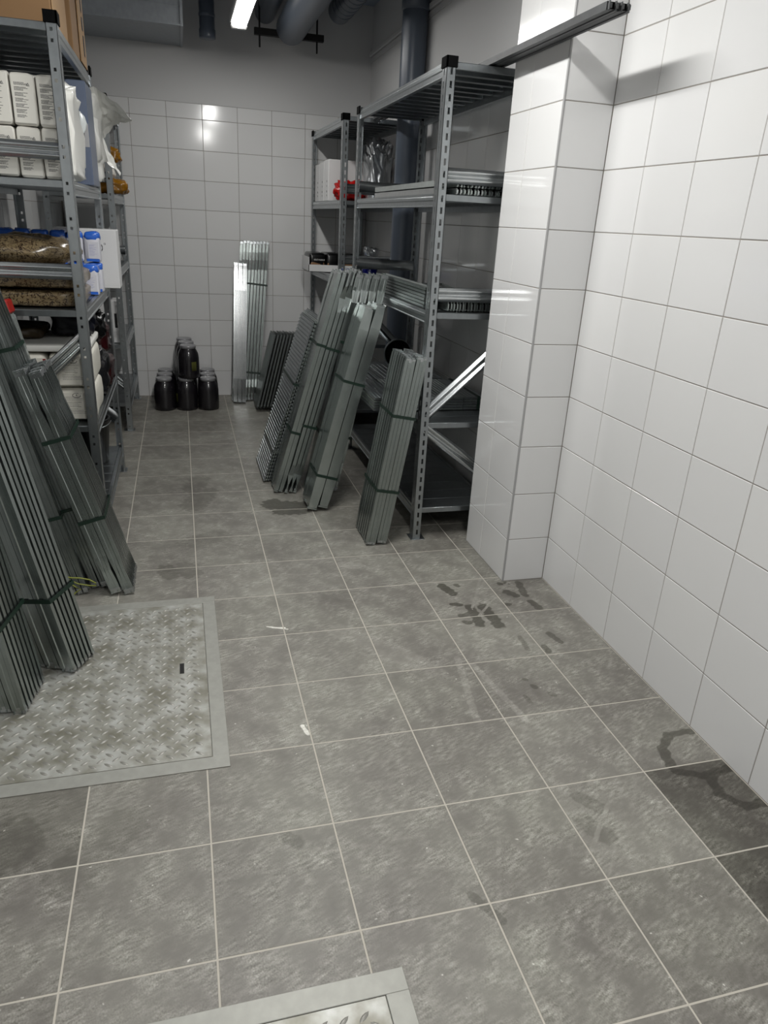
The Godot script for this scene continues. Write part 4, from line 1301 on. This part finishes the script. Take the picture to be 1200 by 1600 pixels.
func goods_right() -> void:
	rng.seed = 55
	var X := Vector3(1, 0, 0)
	var UP := Vector3.UP
	# lying bundles
	var G := "bundles of bars lying on the near right rack"
	var b1 := bundle("bar_bundle", "bundle of bars with black open ends lying on the second shelf from the top, right", Vector3(1.095, 1.508, -2.99), Vector3(1.095, 1.508, -3.92), X, 0.0305, 9, UP, 0.027, 2, [], 1, [M.bar_bright, M.bar_b], G, false)
	end_plugs(b1, 9, 2, 0.0305, 0.027)
	bundle("wrapped_bundle", "pale film-wrapped bars lying along the front of the second shelf, right rack", Vector3(1.035, 1.508, -3.06), Vector3(1.035, 1.508, -4.10), X, 0.024, 2, UP, 0.028, 2, [], 1, [M.wrap, M.foil], "", false)
	var b2 := bundle("bar_bundle", "bundle of bars with dark comb-like ends lying on the middle right shelf", Vector3(1.098, 1.048, -2.99), Vector3(1.098, 1.048, -3.85), X, 0.0265, 10, UP, 0.048, 1, [], 1, [M.bar_c, M.bar_a], G, false)
	end_plugs(b2, 10, 1, 0.0265, 0.048)
	bundle("bar_bundle", "stack of broad bars lying along the front edge of the middle right shelf", Vector3(1.024, 1.048, -3.08), Vector3(1.024, 1.048, -3.95), X, 0.062, 1, UP, 0.0148, 6, [], 1, [M.bar_a, M.bar_c], G, false)
	bundle("bar_bundle", "two loose bars lying askew on top of the comb-ended bundle", Vector3(1.14, 1.099, -3.10), Vector3(1.22, 1.099, -3.7), X, 0.05, 2, UP, 0.014, 1, [], 1, [M.bar_c, M.bar_b], G, false)
	var rail := bundle("bar_bundle", "long pair of profile bars lying on the right rack tops and jutting towards the camera", Vector3(1.174, 1.963, -2.12), Vector3(1.174, 1.963, -4.78), X, 0.0375, 2, UP, 0.026, 1, [], 1, [M.rail], "", false)
	end_plugs(rail, 2, 1, 0.0375, 0.026)
	# stacks of shelf boards lying flat
	var t := thing("shelf_board_stack", "strapped stack of ribbed boards lying on the lower right shelf, jutting out", "shelf boards", Vector3(0.84, 0.567, -3.16))
	for j in 5:
		for i in 5:
			part("board", plank_mesh(0.415, 0.1095, 6), [M.zinc_shelf, M.bar_b][(i + j) % 2], t, Vector3(0.055 + 0.1115 * i, 0.0125 + 0.0128 * j, -0.2085), Basis(Vector3.UP, PI / 2))
	var s := begin()
	bx(s, Vector3(0.515, 0, 0.0), Vector3(0.527, 0.067, 0.0015))
	bx(s, Vector3(0.515, 0.0645, -0.417), Vector3(0.527, 0.066, 0.0015))
	part("strap", done(s), M.strap, t)
	t = thing("shelf_board_stack", "low stack of boards lying further back on the lower right shelf", "shelf boards", Vector3(1.03, 0.567, -3.70))
	for j in 3:
		for i in 3:
			part("board", plank_mesh(0.40, 0.112, 4), M.zinc_shelf, t, Vector3(0.057 + 0.1155 * i, 0.0125 + 0.0128 * j, -0.22), Basis(Vector3.UP, PI / 2))
	# round lid
	s = begin(true)
	lathe(s, [Vector2(0, 0), Vector2(0.082, 0), Vector2(0.086, 0.004), Vector2(0.086, 0.022), Vector2(0.080, 0.024), Vector2(0.078, 0.008), Vector2(0, 0.008)], 36)
	t = thing("round_lid", "dark round tray with pale rim standing on edge behind the right bar bundles", "lid", Vector3(1.25, 0.654, -4.22), Basis(Vector3.RIGHT, PI / 2) * Basis(Vector3.BACK, 0.0))
	part("lid_body", done(s), mat(Color(0.03, 0.032, 0.035), 0.4), t)
	s = begin(true)
	lathe(s, [Vector2(0.084, 0.012), Vector2(0.0885, 0.014), Vector2(0.0885, 0.026), Vector2(0.083, 0.027), Vector2(0.081, 0.0245)], 36)
	part("rim", done(s), M.zinc, t)
	# back right rack
	var names := ["nearest of three", "middle of three", "against the back wall"]
	for k in 3:
		var c := carton("white_carton", "white carton on the back right rack, %s" % names[k], Vector3(1.185, 1.507, -5.42 - 0.178 * k), Vector3(0.335 , 0.262 - 0.006 * k, 0.172), M.white_card, "white cartons on the back right rack")
		s = begin()
		for q in [[0.03, 0.012], [0.055, 0.02], [0.09, 0.008], [0.12, 0.016]]:
			bx(s, Vector3(-0.0006, q[0], -q[1] / 2), Vector3(0, q[0] + 0.012, q[1] / 2))
		part("small_print", done(s), mat(Color(0.4, 0.4, 0.4), 0.7), c, Vector3(-0.1675, 0, 0.03))
	soft("red_bag", "bright red bag with a yellow spot in front of the white cartons", "bag", Vector3(1.14, 1.507, -5.16), Vector3(0.24, 0.13, 0.16), mat(Color(0.62, 0.05, 0.04), 0.25), 101, 0.04, 0.9)
	var silver := metal_mat(Color(0.82, 0.83, 0.84), 0.3, 33)
	lone("silver_bag", pillow(Vector3(0.12, 0.36, 0.13), 102, 0.045, 0.6, 0.5, 26.0, 48, 36), silver, "left of two crumpled silver foil bags beside the waste pipe", "bag", Vector3(1.255, 1.507, -4.99), Basis.IDENTITY, "silver foil bags")
	lone("silver_bag", pillow(Vector3(0.12, 0.38, 0.12), 103, 0.045, 0.6, 0.5, 26.0, 48, 36), silver, "right of two crumpled silver foil bags, half behind the waste pipe", "bag", Vector3(1.345, 1.507, -5.14), Basis.IDENTITY, "silver foil bags")
	# tray of black packs
	t = thing("cardboard_tray", "low white cardboard tray jutting out of the back right rack", "tray", Vector3(1.08, 1.032, -5.50))
	s = begin()
	bx(s, Vector3(-0.19, 0, -0.15), Vector3(0.19, 0.004, 0.15))
	bx(s, Vector3(-0.19, 0, 0.146), Vector3(0.19, 0.05, 0.15))
	bx(s, Vector3(-0.19, 0, -0.15), Vector3(0.19, 0.05, -0.146))
	bx(s, Vector3(-0.19, 0, -0.15), Vector3(-0.186, 0.10, 0.15))
	bx(s, Vector3(0.186, 0, -0.15), Vector3(0.19, 0.05, 0.15))
	part("tray_body", done(s), M.white_card, t)
	var packm := mat(Color(0.025, 0.024, 0.026), 0.25)
	for k in 3:
		var p := thing("bean_pack", "black pack standing in the white tray, %s" % ["left, with white lettering", "second from the left", "right end, half hidden"][k], "pack", Vector3(0.957 + 0.121 * k, 1.037, -5.50), Basis.IDENTITY, "black packs in the white tray")
		part("pack_body", pillow(Vector3(0.118, 0.125, 0.27), 110 + k, 0.006, 0.25, 0.25, 14.0), packm, p)
		part("beans_picture", pillow(Vector3(0.1, 0.028, 0.006), 120 + k, 0.006, 0.5, 0.5, 30.0, 16, 8), mat(Color(0.50, 0.36, 0.24), 0.4), p, Vector3(0, 0.035, 0.132))
		if k == 0:
			var tm := TextMesh.new()
			var f := SystemFont.new()
			f.font_names = PackedStringArray(["Droid Sans"])
			f.font_weight = 700
			tm.font = f
			tm.text = "BÍLÉ FAZOLE"
			tm.font_size = 20
			tm.pixel_size = 0.00066
			tm.depth = 0.0006
			part("lettering", tm, mat(gray(0.8), 0.5), p, Vector3(0.012, 0.078, 0.1366))
	soft("blue_bag", "small blue and silver bag standing beside the waste pipe on the right", "bag", Vector3(1.245, 1.032, -4.96), Vector3(0.09, 0.12, 0.1), mat(Color(0.03, 0.06, 0.40), 0.25), 131, 0.02, 0.5)
	soft("foil_bag", "crinkled clear bag resting on the small blue bag", "bag", Vector3(1.245, 1.154, -4.96), Vector3(0.085, 0.075, 0.09), silver, 132, 0.035, 0.7)
	soft("blue_parcel", "bright blue parcel behind the tops of the right bar bundles", "parcel", Vector3(1.11, 1.032, -4.98), Vector3(0.10, 0.05, 0.14), mat(Color(0.02, 0.20, 0.50), 0.3), 133, 0.01, 0.3)

func end_plugs(t: Node3D, cols: int, layers: int, w: float, pitch: float) -> void:
	for j in layers:
		for i in cols:
			part("end_opening", cbox_mesh(Vector3(w * 0.72, 0.004, pitch * 0.6), 0.0008), M.black, t, Vector3((i + 0.5) * w, -0.0025, (j + 0.45) * pitch))
